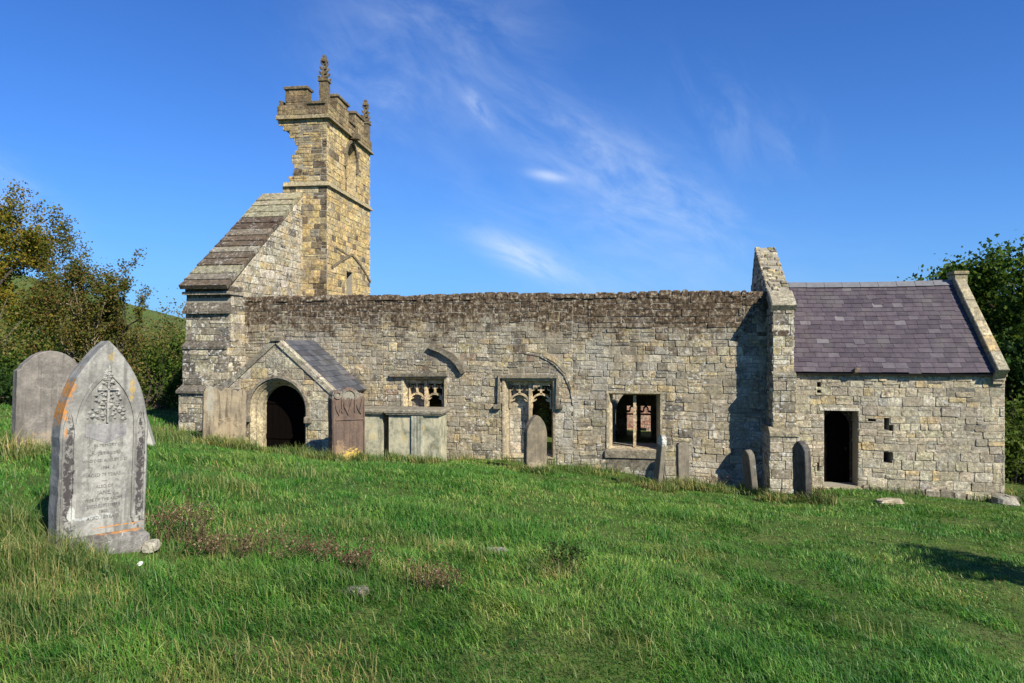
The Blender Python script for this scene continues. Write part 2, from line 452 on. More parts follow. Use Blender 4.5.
def one_stone(mb, poly, fr, col, gap=.007, out=.018, bev=.013, jit=.006, deep=.05, mi=0):
    q = inset(poly, gap * rs.choice((.15, .3, .6, .9, 1.2)))
    if len(q) < 3 or area(q) < .0016: return
    pts = []
    n = len(q)
    for i in range(n):
        p0, p, p1 = q[i - 1], q[i], q[(i + 1) % n]
        for o in (p0, p1):
            L = math.hypot(o[0] - p[0], o[1] - p[1])
            if L < 1e-6: continue
            k = min(.3, rs.uniform(.006, .028) / L); pts.append((p[0] + (o[0] - p[0]) * k, p[1] + (o[1] - p[1]) * k))
    m = len(pts)
    if m < 3: return
    cx, cz = sum(x for x, _ in pts) / m, sum(z for _, z in pts) / m
    rad = max(.03, math.sqrt(area(q)) * .5); o1 = max(.003, out + rs.uniform(-.010, .008) + rs.uniform(-jit, jit)); tu, tz = rs.uniform(-.02, .02), rs.uniform(-.03, .03)
    vs = []
    for (x, z) in pts: vs.append(fr(x, z, -deep))
    for (x, z) in pts: vs.append(fr(x, z, o1 - bev * 1.0 + (x - cx) * tu + (z - cz) * tz))
    k = 1 - min(.4, bev / rad)
    for (x, z) in pts: vs.append(fr(cx + (x - cx) * k, cz + (z - cz) * k, o1 + (x - cx) * tu + (z - cz) * tz + rs.uniform(-.003, .003)))
    vs.append(fr(cx, cz, o1 + rs.uniform(-.004, .007)))
    fs = []
    for i in range(m):
        j = (i + 1) % m; fs += [[i, j, m + j, m + i], [m + i, m + j, 2 * m + j, 2 * m + i], [2 * m + i, 2 * m + j, 3 * m]]
    if fr.flip: fs = [f[::-1] for f in fs]
    mb.add(vs, fs, col, mi)


def masonry(mb, fr, regions, holes=(), h=(.15, .27), w=(.18, .48), colf=None, gap=.007, out=.018, jit=.006, split=.12, wob=1.0, bev=.008, mi=0):
    out *= .75; split *= 1.3
    us = [p[0] for r in regions for p in r]; vs = [p[1] for r in regions for p in r]
    u0, u1, v0, v1 = min(us), max(us), min(vs), max(vs)
    boxes = [(min(p[0] for p in r), max(p[0] for p in r), min(p[1] for p in r), max(p[1] for p in r)) for r in regions]
    ph = rs.uniform(0, 9)

    def warp(u, v): return (u + wob * .012 * math.sin(2.7 * v + ph + u * .4), v + wob * (.022 * math.sin(u * .9 + v * .7 + ph) + .010 * math.sin(u * 3.1 + ph * 2 + v)))
    v = v0 - .05
    while v < v1 + .05:
        hh = rs.uniform(*h); u = u0 - rs.uniform(0, w[1]) - .05
        while u < u1 + .05:
            ww = rs.uniform(*w) * (1.25 if rs.random() < .12 else 1)
            cells = [rect(u, v, u + ww, v + hh)]
            if rs.random() < split and hh > .15:
                k = rs.uniform(.4, .6); cells = [rect(u, v, u + ww, v + hh * k), rect(u, v + hh * k, u + ww, v + hh)]
            for cell in cells:
                j = .030 * wob
                cell = [warp(a, b) for a, b in cell]; cell = [(a + rs.uniform(-j, j) * .4, b + rs.uniform(-j, j) * .3) for a, b in cell]
                cu_, cv_ = sum(a for a, _ in cell) / 4, sum(b for _, b in cell) / 4
                col = colf(cu_, cv_) if colf else (.3, .28, .22)
                for r, bx in zip(regions, boxes):
                    if cu_ + ww < bx[0] or cu_ - ww > bx[1] or cv_ + hh < bx[2] or cv_ - hh > bx[3]: continue
                    q = intersect(cell, r)
                    if len(q) < 3: continue
                    qs = [q]
                    for hole in holes: qs = subtract(qs, hole)
                    for q in qs: one_stone(mb, q, fr, col, gap, out, bev, jit, mi=mi)
            u += ww
        v += hh


def solid(mb, fr, regions, holes, n0, n1, outline=None, col=(.2, .18, .14), mi=0, sides=True):
    """wall body between depths n0 (front) and n1 (back) with openings cut right through"""
    qs = list(regions)
    for hole in holes: qs = subtract(qs, hole)
    for q in qs:
        m = len(q); mb.add([fr(u, v, n0) for u, v in q], [list(range(m)) if not fr.flip else list(range(m))[::-1]], col, mi)
        mb.add([fr(u, v, n1) for u, v in q], [list(range(m))[::-1] if not fr.flip else list(range(m))], col, mi)
    for poly in ([outline] if outline else list(regions) if sides else []) + list(holes):
        m = len(poly)
        for i in range(m):
            a, b = poly[i], poly[(i + 1) % m]
            mb.add([fr(*a, n0), fr(*b, n0), fr(*b, n1), fr(*a, n1)], [[0, 1, 2, 3]], col, mi)


def ribbon(mb, fr, pts, w, n0, n1, col, closed=False, mi=0):
    """bar of width w following pts in the plane, from depth n0 to n1"""
    m = len(pts); L, Rr = [], []
    for i in range(m):
        a = pts[i - 1] if (i > 0 or closed) else pts[i]; b = pts[(i + 1) % m] if (i < m - 1 or closed) else pts[i]
        dx, dy = b[0] - a[0], b[1] - a[1]; l = math.hypot(dx, dy) or 1; nx, ny = -dy / l, dx / l
        ww = w[i] if isinstance(w, (list, tuple)) else w
        L.append((pts[i][0] + nx * ww / 2, pts[i][1] + ny * ww / 2)); Rr.append((pts[i][0] - nx * ww / 2, pts[i][1] - ny * ww / 2))
    vs = [fr(*p, n0) for p in L] + [fr(*p, n0) for p in Rr] + [fr(*p, n1) for p in L] + [fr(*p, n1) for p in Rr]
    fs = []
    for i in range(m if closed else m - 1):
        j = (i + 1) % m
        fs += [[i, j, m + j, m + i], [2 * m + i, 3 * m + i, 3 * m + j, 2 * m + j], [i, 2 * m + i, 2 * m + j, j], [m + i, m + j, 3 * m + j, 3 * m + i]]
    if not closed: fs += [[0, m, 3 * m, 2 * m], [m - 1, 3 * m - 1, 4 * m - 1, 2 * m - 1]]
    mb.add(vs, fs, col, mi)


def splay(mb, fr, A, B, na, nb, col, mi=0):
    m = len(A); vs = [fr(*p, na) for p in A] + [fr(*p, nb) for p in B]
    mb.add(vs, [[i, (i + 1) % m, m + (i + 1) % m, m + i] for i in range(m)], col, mi)


def box(mb, x0, x1, y0, y1, z0, z1, col=(.3, .28, .22), mi=0, bev=0.0, fr=None, top=None):
    """box, optionally chamfered all round the top/front edges; top = (x0,x1,y0,y1) tapers it"""
    T = top or (x0, x1, y0, y1)
    if bev:
        vs = [(x0, y0, z0), (x1, y0, z0), (x1, y1, z0), (x0, y1, z0),
              (T[0], T[2], z1 - bev), (T[1], T[2], z1 - bev), (T[1], T[3], z1 - bev), (T[0], T[3], z1 - bev),
              (T[0] + bev, T[2] + bev, z1), (T[1] - bev, T[2] + bev, z1), (T[1] - bev, T[3] - bev, z1), (T[0] + bev, T[3] - bev, z1)]
        fs = [[3, 2, 1, 0]] + [[i, (i + 1) % 4, 4 + (i + 1) % 4, 4 + i] for i in range(4)] + [[4 + i, 4 + (i + 1) % 4, 8 + (i + 1) % 4, 8 + i] for i in range(4)] + [[8, 9, 10, 11]]
    else:
        vs = [(x0, y0, z0), (x1, y0, z0), (x1, y1, z0), (x0, y1, z0), (T[0], T[2], z1), (T[1], T[2], z1), (T[1], T[3], z1), (T[0], T[3], z1)]
        fs = [[3, 2, 1, 0]] + [[i, (i + 1) % 4, 4 + (i + 1) % 4, 4 + i] for i in range(4)] + [[4, 5, 6, 7]]
    if fr: vs = [fr(*v) for v in vs]
    mb.add(vs, fs, col, mi)


def tube(mb, pts, rad, sides=6, col=(.1, .08, .06), cap=True):
    n = len(pts); vs, fs = [], []
    for i, p in enumerate(pts):
        d = (Vector(pts[min(i + 1, n - 1)]) - Vector(pts[max(i - 1, 0)])).normalized()
        a = d.cross(Vector((.31, .87, .2))).normalized(); b = d.cross(a)
        for k in range(sides):
            an = 2 * math.pi * k / sides; vs.append(Vector(p) + (a * math.cos(an) + b * math.sin(an)) * rad[i])
    for i in range(n - 1):
        for k in range(sides): fs.append([i * sides + k, i * sides + (k + 1) % sides, (i + 1) * sides + (k + 1) % sides, (i + 1) * sides + k])
    if cap: fs.append(list(range((n - 1) * sides, n * sides)))
    mb.add(vs, fs, col)


MEAN = (.27, .237, .17)


def pick(pal, even=.0):
    r = rs.random() * sum(w for w, _ in pal)
    for w, c in pal:
        r -= w
        if r <= 0: break
    c = tuple(x * (1 - even) + m * even for x, m in zip(c, MEAN)); k = rs.uniform(.86, 1.16); return (c[0] * k * rs.uniform(.95, 1.05), c[1] * k, c[2] * k * rs.uniform(.93, 1.07))


BUFF, GREY, PALE, DGREY, BROWN, YEL, RED = (.33, .285, .19), (.25, .232, .185), (.43, .395, .305), (.125, .117, .105), (.10, .076, .052), (.41, .335, .195), (.22, .155, .11)


# ------------------------------------------------------------------ the ground: one sheet to the horizon
def build_ground():
    k, a, n = 5.2, 5.6, 330
    s = np.linspace(-1, 1, n); xs = a * np.sinh(k * s); ys = a * np.sinh(k * s) + 9
    X, Y = np.meshgrid(xs, ys); Z = zg(X.ravel(), Y.ravel())
    v = np.stack([X.ravel(), Y.ravel(), Z], 1)
    i = np.arange(n - 1); I, J = np.meshgrid(i, i); b = (J * n + I).ravel()
    f = np.stack([b, b + 1, b + n + 1, b + n], 1)
    t = NT('meadow_ground'); p = t.pos()
    c = t.ramp(t.noise(p, .9, 6, .65), [(.3, (.045, .085, .016)), (.5, (.075, .12, .024)), (.68, (.12, .14, .042))])
    c = t.mix(t.rng(t.noise(p, 9, 6, .7), .5, .7), c, (.045, .040, .020))
    far = t.ramp(t.noise(p, .06, 7, .7, .4), [(.35, (.055, .085, .022)), (.55, (.085, .12, .030)), (.7, (.10, .10, .035))])
    d = t.node('ShaderNodeVectorMath', {0: p}, operation='LENGTH').outputs['Value']
    c = t.mix(t.rng(d, 30, 60), c, far)
    m = t.done(c, .95, t.bump(t.noise(p, 14, 6, .7), .9, .05), .1)
    me = np_mesh('ground', v, len(v), f.ravel(), np.full(len(f), 4), [m])
    me.polygons.foreach_set('use_smooth', np.ones(len(f), bool))
    tag(link('ground', me), kind='structure')


build_ground()

# ------------------------------------------------------------------ THE CHURCH: one thing, its parts below
W = 18.0
BASE = -4.4
church = empty('ruined_church', (0, W, -3.4))
tag(church, 'roofless ruined stone church with a broken tower and a slate roofed chancel', 'church')
CH = dict(parent=church, keep_world=True)
FS = south(W)
WGX0, WGX1 = -12.13, -10.78        # west gable wall
EGX0, EGX1 = 3.50, 3.98            # east gable wall
NTOP = 1.31


def nave_col(u, v):
    n = float(fbm([u * .55 + 3], [v * .8], 21)[0]); top = max(0, min(1, (v - .1) / 1.0)); low = max(0, min(1, (-1.6 - v) / 1.4))
    pal = [(1.2, BUFF), (1.3, GREY), (.5 + .9 * low, PALE), (.45 + 2.2 * max(0, n - .5), DGREY), (.15 + 2.6 * top * top, BROWN), (.22 + .3 * low, YEL), (.05, RED)]
    c = pick(pal, .12 * (1 - top)); k = 1.05 - .28 * top
    return (c[0] * k, c[1] * k, c[2] * k)


# --- openings of the nave wall (outer edge of the stone frame)
def rc(x0, y0, x1, y1, Y=W):
    a, b = at(x0, y1, Y), at(x1, y0, Y); z0 = min(a.z, at(x1, y1, Y).z); return rect(a.x, a.z, b.x, b.z)


W1 = rc(402, 377, 446, 446); W2 = rc(503, 379, 555, 457); W3 = rc(607, 392, 662, 450)
porch_door_nave = rect(-9.0, -3.6, -7.9, -1.3)
brown_zone = rect(at(588, 300, W).x, .36, at(742, 300, W).x, 1.16)


def build_nave():
    mb = MB(); holes = [W1, W2, W3]
    full = rect(WGX1, BASE, EGX0, NTOP - .14)
    s1, s2 = at(383, 400, W).x, at(573, 400, W).x                          # three builds of different coursing
    for a, b, hh, ww in ((WGX1, s1, (.12, .22), (.13, .36)), (s1, s2, (.15, .29), (.14, .42)), (s2, EGX0, (.15, .25), (.16, .50))):
        masonry(mb, FS, [rect(a, BASE, b, NTOP - .14)], holes + [brown_zone], hh, ww, nave_col, .008, .018, .010, .24)
    # long thin brown courses under the wall top on the right
    masonry(mb, FS, [brown_zone], [], (.165, .19), (.35, .75), lambda u, v: pick([(2.4, (.10, .070, .042)), (1.6, (.15, .112, .07)), (.6, (.26, .22, .16))]), .008, .03, .012, 0, .5)
    solid(mb, FS, [rect(WGX1, BASE, EGX0, NTOP - .12)], holes, -.003, -.95, mi=1)
    # ragged, weather-eaten wall head: stones lying loose on top, several deep
    for row in range(4):
        u = WGX1 + .02
        while u < EGX0 - .2:
            w_ = rs.uniform(.12, .38); hgt = rs.uniform(.10, .145) + .02 * math.sin(u * 1.3); y0 = W - .03 + row * .24 + rs.uniform(-.03, .03)
            col = pick([(2, BROWN), (1, GREY), (1.2, (.15, .13, .085)), (.4, (.16, .16, .05))])
            box(mb, u + .006, u + w_ - .006, y0, y0 + .25, NTOP - .17 + rs.uniform(-.02, .015), NTOP - .14 + hgt, col, 0, .03, top=(u + .006 + rs.uniform(0, .03), u + w_ - .006 - rs.uniform(0, .03), y0 + rs.uniform(0, .03), y0 + .25))
            u += w_
    o = mb.build('nave_wall', [M['nave'], M['mortar'], M['roofstone']], **CH)
    return o


nave = build_nave()
NV = dict(parent=nave, keep_world=True)
TRC, JAMB = (.56, .45, .29), (.37, .33, .245)


def square_window(name, hole, lights, tdepth, sill=True, tracery=True, infill=()):
    """square-headed window: splayed jambs, sill, mullions and cusped tracery; returns the window object"""
    u0, z0, u1, z1 = hole[0][0], hole[0][1], hole[1][0], hole[2][1]
    mb = MB(); sp_ = .13
    inner = rect(u0 + sp_, z0 + .07, u1 - sp_ * .8, z1 - .10)
    flat = rect(u0 + .045, z0 + .02, u1 - .045, z1 - .045)
    splay(mb, FS, rect(u0 - .012, z0 - .012, u1 + .012, z1 + .012), flat, .034, .030, JAMB)
    splay(mb, FS, rect(u0 - .012, z0 - .012, u1 + .012, z1 + .012), rect(u0 - .012, z0 - .012, u1 + .012, z1 + .012), .034, -.05, JAMB)
    mid = rect(u0 + sp_ * .62, z0 + .045, u1 - sp_ * .55, z1 - .075)
    splay(mb, FS, flat, mid, .030, -tdepth * .55, (.42, .37, .27)); splay(mb, FS, mid, mid, -tdepth * .55, -tdepth * .62, JAMB)
    splay(mb, FS, mid, inner, -tdepth * .62, -tdepth, (.44, .38, .265)); splay(mb, FS, inner, inner, -tdepth, -.94, (.2, .18, .14))
    win = mb.build(name, M['trim'], **NV)
    WN = dict(parent=win, keep_world=True)
    iu0, iz0, iu1, iz1 = inner[0][0], inner[0][1], inner[1][0], inner[2][1]
    cu_ = (iu0 + iu1) / 2; n0, n1 = -tdepth + .05, -tdepth - .10
    mm = MB(); ribbon(mm, FS, [(cu_, iz0), (cu_, iz1)], .075, n0 + .02, n1, TRC); mm.build('mullion', M['trim'], **WN)
    if tracery:
        tb = MB(); hw = (iu1 - iu0) / 2; zt = iz1; zs = iz1 - (iz1 - iz0) * tracery
        for s_ in (-1, 1):
            c0 = cu_ + s_ * hw / 2; a = hw / 2 - .03
            pts = [(p[0], p[1]) for p in arch(c0, zs - .15, zs - .02, a, a * 1.0, 7)[1:]] + [(c0 - a, zs - .15)]
            ribbon(tb, FS, pts, .05, n0, n1, TRC)
            for q in (-1, 1):       # cusps
                ribbon(tb, FS, [(c0 + q * a, zs + .05), (c0 + q * a * .62, zs + .07), (c0 + q * a * .50, zs + a * .40)], [.06, .04, .015], n0 - .01, n1 + .01, TRC)
            ribbon(tb, FS, [(c0, zs + a * .95), (c0, zt)], .05, n0, n1, TRC)
            for q in (-1, 1):       # cusped heads of the little panel lights
                c2 = c0 + q * a / 2; a2 = a / 2 - .005
                pts = arch(c2, zt - .17, zt - .13, a2, a2 * 1.15, 5)[2:-1]
                ribbon(tb, FS, [(c2 + a2, zt - .2)] + list(pts) + [(c2 - a2, zt - .2)], .04, n0 - .005, n1 + .005, TRC)
                for e in (-1, 1): ribbon(tb, FS, [(c2 + e * a2, zt - .22), (c2 + e * a2 * .4, zt - .2), (c2 + e * a2 * .3, zt - .14)], [.05, .035, .02], n0 - .01, n1 + .01, TRC)
                tb.add([FS(c2 + e * a2, zt, n0 - .01) for e in (-1, 1)] + [FS(c2 + a2 * .55, zt - .09, n0 - .01), FS(c2 - a2 * .55, zt - .09, n0 - .01)], [[0, 1, 2, 3]], TRC)
            ribbon(tb, FS, [(c0 - a, zs + .02), (c0 - a, zt)], .035, n0 - .005, n1, TRC); ribbon(tb, FS, [(c0 + a, zs + .02), (c0 + a, zt)], .035, n0 - .005, n1, TRC)
        tb.build('tracery', M['trim'], **WN)
    for (a, b, za, zb, col) in infill:
        ib = MB(); solid(ib, FS, [rect(a, za, b, zb)], [], -tdepth - .14, -tdepth - .3, col=(.2, .2, .18))
        masonry(ib, FS_shift(-tdepth - .14), [rect(a, za, b, zb)], [], (.14, .24), (.14, .26), lambda u, v: pick([(2, col), (1, (.48, .44, .36))]), .004, .008, .004, 0, .3)
        ib.build('blocked_light', M['clean'], **WN)
    return win


def FS_shift(n): return south(W - n)


i2 = W2; m2 = (W2[0][0] + W2[1][0]) / 2
win1 = square_window('window', W1, 2, .20, tracery=.33, infill=[(W1[0][0] + .1, (W1[0][0] + W1[1][0]) / 2, W1[0][1], W1[2][1], (.30, .28, .22))])
win2 = square_window('window', W2, 2, .22, tracery=.29, infill=[(W2[0][0] + .1, m2, W2[0][1], W2[2][1], (.50, .47, .40))])
win3 = square_window('window', W3, 2, .26, tracery=0)


def hood(parent, pts, wd, n1, col, name='hood_mould'):
    mb = MB(); ribbon(mb, FS, pts, wd, n1, -.04, col); ribbon(mb, FS, [(p[0], p[1] - .02) for p in pts], wd * .7, n1 * .65, -.04, col)
    return mb.build(name, M['trim'], parent=parent, keep_world=True)


PX = lambda px, py: (at(px, py, W).x, at(px, py, W).z)
hood(win1, [PX(391, 375), PX(448, 374.5)], .085, .13, (.13, .12, .10))
hood(win2, [PX(499.5, 406), PX(499.5, 376.5), PX(557.5, 376.5), PX(557.5, 404)], .085, .10, (.17, .155, .125))
for px in (497.5, 559.5):
    mb = MB(); x, z = PX(px, 406); box(mb, x - .09, x + .09, W - .12, W, z - .07, z + .05, (.16, .15, .12), bev=.02); mb.build('label_stop', M['trim'], win2, keep_world=True)
# sill of the third window
mb = MB(); x0, z1 = PX(605, 449); x1, _ = PX(664, 449); z0 = PX(605, 457)[1]
box(mb, x0, x1, W - .07, W + .1, z0, z1, (.22, .20, .16), bev=.03); box(mb, x0 + .05, x1 - .05, W - .025, W + .1, z0 - .32, z0 - .004, (.15, .14, .12))
mb.build('window_sill', M['trim'], win3, keep_world=True)
# relics of older arches in the wall face
mb = MB(); ribbon(mb, FS, [PX(429.5, 347), PX(441, 350), PX(452, 356), PX(459, 363), PX(464, 373)], [.07, .13, .17, .17, .11], .13, -.03, (.13, .12, .10)); mb.build('arch_hood_fragment', M['trim'], **NV)
mb = MB()
A2 = [PX(484, 385), PX(488, 374), PX(497, 362), PX(510, 354), PX(527, 350), PX(543, 353), PX(557, 361), PX(567, 372), PX(573, 386), PX(576, 402)]
for i in range(len(A2) - 1):
    a, b = A2[i], A2[i + 1]; ribbon(mb, FS, [(a[0] * .97 + b[0] * .03, a[1] * .97 + b[1] * .03), b], .13 if i > 4 else .05, .026 if i > 4 else .02, -.03, pick([(1, BUFF), (1, YEL), (.6, GREY)] if i > 4 else [(1, GREY), (.7, BUFF)]))
    if i > 3: ribbon(mb, FS, [(a[0] - .06, a[1] - .09), (b[0] - .07, b[1] - .08)], .03, .04, -.03, (.12, .11, .09))
mb.build('blocked_arch', M['nave'], **NV)

# --- north wall and a roofed aisle added behind it to keep the window lights dark
def build_north():
    Y1 = 23.6; fr = south(Y1); mb = MB()
    c = at(641, 420, Y1).x; hole = arch(c, -4.2, -2.5, .86, 1.0); ca, cb = at(545, 420, Y1).x, at(436, 400, Y1).x
    holes_ = [hole, arch(ca, -4.2, -2.45, .75, .95), arch(cb, -4.2, -2.2, .80, .95)]  # two more arches added so those windows look into the dark
    reg = rect(WGX1, BASE, EGX0, .55)
    masonry(mb, fr, [reg], holes_, (.18, .3), (.25, .6), lambda u, v: pick([(1, BUFF), (1, PALE), (.6, GREY)]), .008, .015, .006)
    solid(mb, fr, [reg], holes_, -.003, -.8, mi=1)
    mb.build('north_wall', [M['nave'], M['mortar']], **CH)
    # added aisle: rear wall with a two-light opening, lean-to roof
    Y2 = 26.4; fr = south(Y2); mb = MB(); wz0, wz1 = -4.0, -2.45
    x0, x1 = at(627, 430, Y2).x, at(651, 430, Y2).x; mid = (x0 + x1) / 2
    hs_ = [rect(x0, wz0, mid - .07, wz1), rect(mid + .07, wz0, x1, wz1)]
    reg = rect(cb - 2.2, BASE - .4, c + 3.2, -1.15)
    masonry(mb, fr, [reg], hs_, (.2, .3), (.3, .6), lambda u, v: pick([(1, GREY), (1, DGREY)]))
    solid(mb, fr, [reg], hs_, -.012, -.5, mi=1)
    for xx in (cb - 2.2, c + 3.0): box(mb, xx, xx + .2, Y1 + .8, Y2, BASE - .4, -1.15, GREY, 1)
    ho = mb.build('added_aisle_wall', [M['nave'], M['mortar']], **CH)
    for h_ in hs_:
        tb = MB(); a, b = h_[0][0], h_[1][0]; q = (b - a) / 2
        for s_ in (-1, 1): ribbon(tb, fr, [(a + q + s_ * q, wz1 - .22), (a + q + s_ * q * .45, wz1 - .2), (a + q + s_ * q * .4, wz1 - .08), (a + q, wz1)], [.1, .06, .06, .05], 0, -.15, (.3, .17, .12))
        ribbon(tb, fr, [(a, wz1 - .32), (b, wz1 - .32)], .05, 0, -.15, (.3, .17, .12)); tb.build('window_head', M['trim'], ho, keep_world=True)
    mb = MB(); box(mb, cb - 2.4, c + 3.4, Y1 + .7, Y2 + .6, -1.15, -1.03, (.05, .05, .055)); mb.build('added_aisle_roof', M['slate_blue'], **CH)


build_north()
# reddish boundary wall beyond, with a dark opening
mb = MB(); fr = south(29.8)
hole = rc(640, 428, 646, 438, 29.8)
masonry(mb, fr, [rect(-4, -5.6, 8, -2.0)], [hole], (.2, .28), (.3, .6), lambda u, v: pick([(1, (.34, .19, .15)), (1, (.38, .24, .19))]), .006, .012)
solid(mb, fr, [rect(-4, -5.6, 8, -2.0)], [hole], -.012, -.4, mi=1)
bw = mb.build('boundary_wall', [M['clean'], M['mortar']])
tag(bw, 'reddish stone wall seen beyond the ruin through its open window', 'wall')


# --- west gable: thick raking wall with stone-slab coping
def build_west_gable():
    mb = MB(); FE = east(WGX1)

    def wcol(u, v): return pick([(1.2, PALE), (1.1, (.46, .43, .35)), (1, GREY), (.5, BUFF), (.35 + (.8 if u < 18.2 and v < 1 else 0), DGREY), (.15 + (1.3 if u > 20.2 else 0), YEL)])
    zt = lambda y: 1.52 + (y - 17.35) * (3.36 / 4.05)
    prof = [(17.35, BASE), (21.75, BASE), (21.75, 4.86), (21.4, zt(21.4)), (17.35, 1.5)]
    masonry(mb, FE, [prof], [], (.15, .27), (.18, .44), wcol, .008, .016, .008, .15)
    core = MB()
    solid(core, Frame((WGX1, 0, 0), (0, 1, 0), (0, 0, 1), (1, 0, 0)), [prof], [], -.003, -(WGX1 - WGX0) + .012, mi=0)
    core.build('gable_core', M['mortar'], **CH)
    FWs = west(WGX0)
    masonry(mb, FWs, [[(-21.75, BASE), (-17.35, BASE), (-17.35, 1.5), (-21.4, zt(21.4)), (-21.75, 4.86)]], [], (.2, .3), (.3, .6), wcol, .008, .016, .008, .1)
    # front: stages stepping forward
    def stage(pxl, pxr, yt, yb, Y, x0, x1):
        z0, z1 = at(205, yb, Y).z, at(205, yt, Y).z
        fr = south(Y); masonry(mb, fr, [rect(x0, z0, x1, z1)], [], (.17, .27), (.25, .6), lambda u, v: pick([(1.6, GREY), (1.2, DGREY), (.9, PALE), (.5, (.16, .145, .13))]), .007, .014, .006, .1, .5)
        masonry(mb, east(x1), [rect(Y, z0, W - .0, z1)], [], (.17, .27), (.25, .5), wcol, .007, .012, .005, .1, .5)
        masonry(mb, west(x0), [rect(-W, z0, -Y, z1)], [], (.17, .27), (.25, .5), wcol, .007, .012, .005, .1, .5)
        box(mb, x0 + .014, x1 - .014, Y + .012, W, z0, z1, GREY, 1)
        return z1
    stage(0, 0, 311, 341, 17.30, WGX0 - .0, WGX1 + .02)
    stage(0, 0, 346, 385, 17.16, WGX0 - .0, WGX1 + .05)
    stage(0, 0, 390, 500, 17.02, WGX0 - .02, WGX1 + .10)
    # weatherings
    for (yt, yb, Ya, Yb, dx) in ((302, 311, 17.36, 17.20, .05), (341, 346.5, 17.30, 17.12, .02), (385, 391, 17.16, 16.94, .05)):
        za, zb = at(205, yt, Ya).z, at(205, yb, Yb).z
        x0, x1 = WGX0 - dx, WGX1 + dx * .4
        v = [(x0, Yb, zb - .07), (x1, Yb, zb - .07), (x1, W - .02, zb - .07), (x0, W - .02, zb - .07), (x0, Yb, zb), (x1, Yb, zb), (x1 - .03, Ya, za), (x0 + .03, Ya, za), (x1 - .03, W - .02, za), (x0 + .03, W - .02, za)]
        mb.add(v, [[0, 1, 5, 4], [4, 5, 6, 7], [1, 2, 8, 6, 5], [3, 0, 4, 7, 9], [7, 6, 8, 9], [0, 3, 2, 1]], (.12, .11, .095), 2)
    # moulded kneeler under the coping
    for (yt, yb, Y, dx, col) in ((286, 291.5, 17.30, .02, (.10, .085, .07)), (291.5, 294.5, 17.20, .05, (.26, .24, .20)), (294.5, 298, 17.34, .0, (.11, .10, .085))):
        box(mb, WGX0 - dx, WGX1 + dx, Y, 17.9, at(205, yb, Y).z, at(205, yt, Y).z, col, 2, .015)
    g = mb.build('west_gable', [M['gable'], M['mortar'], M['roofstone']], **CH)
    # coping slabs up the slope
    cm = MB(); n = 15; y0, z0, y1, z1 = 17.12, 1.46, 21.55, zt(21.45) + .03
    sl = Vector((0, y1 - y0, z1 - z0)); L = sl.length; sl.normalize(); nr = Vector((0, -sl.z, sl.y))
    fr = Frame((0, y0, z0), (1, 0, 0), sl, nr)
    v = 0
    for i in range(n):
        d = L / n * rs.uniform(.8, 1.2) if i < n - 1 else L - v
        k = i / n; c = pick([(1.2, (.10, .075, .055)), (.8, (.17, .15, .125)), (.5, (.26, .25, .20))]) if (k < .68) else pick([(1, (.30, .28, .20)), (.6, (.24, .22, .16))])
        if .58 < k < .72: c = pick([(1, (.075, .05, .038))])
        x0, x1 = WGX0 - .03 + rs.uniform(-.015, .015), WGX1 + .05 + rs.uniform(-.012, .012)
        a, b = v - .03, v + d
        t0, t1 = .125 + rs.uniform(-.012, .012), .095
        vs = [fr(x0, a, 0), fr(x1, a, 0), fr(x1, b, 0), fr(x0, b, 0), fr(x0, a + .008, t0), fr(x1, a + .008, t0), fr(x1, b, t1), fr(x0, b, t1)]
        cm.add(vs, [[3, 2, 1, 0], [0, 1, 5, 4], [1, 2, 6, 5], [2, 3, 7, 6], [3, 0, 4, 7], [4, 5, 6, 7]], c)
        v += d
    cm.build('coping', M['roofstone'], g, keep_world=True)


build_west_gable()


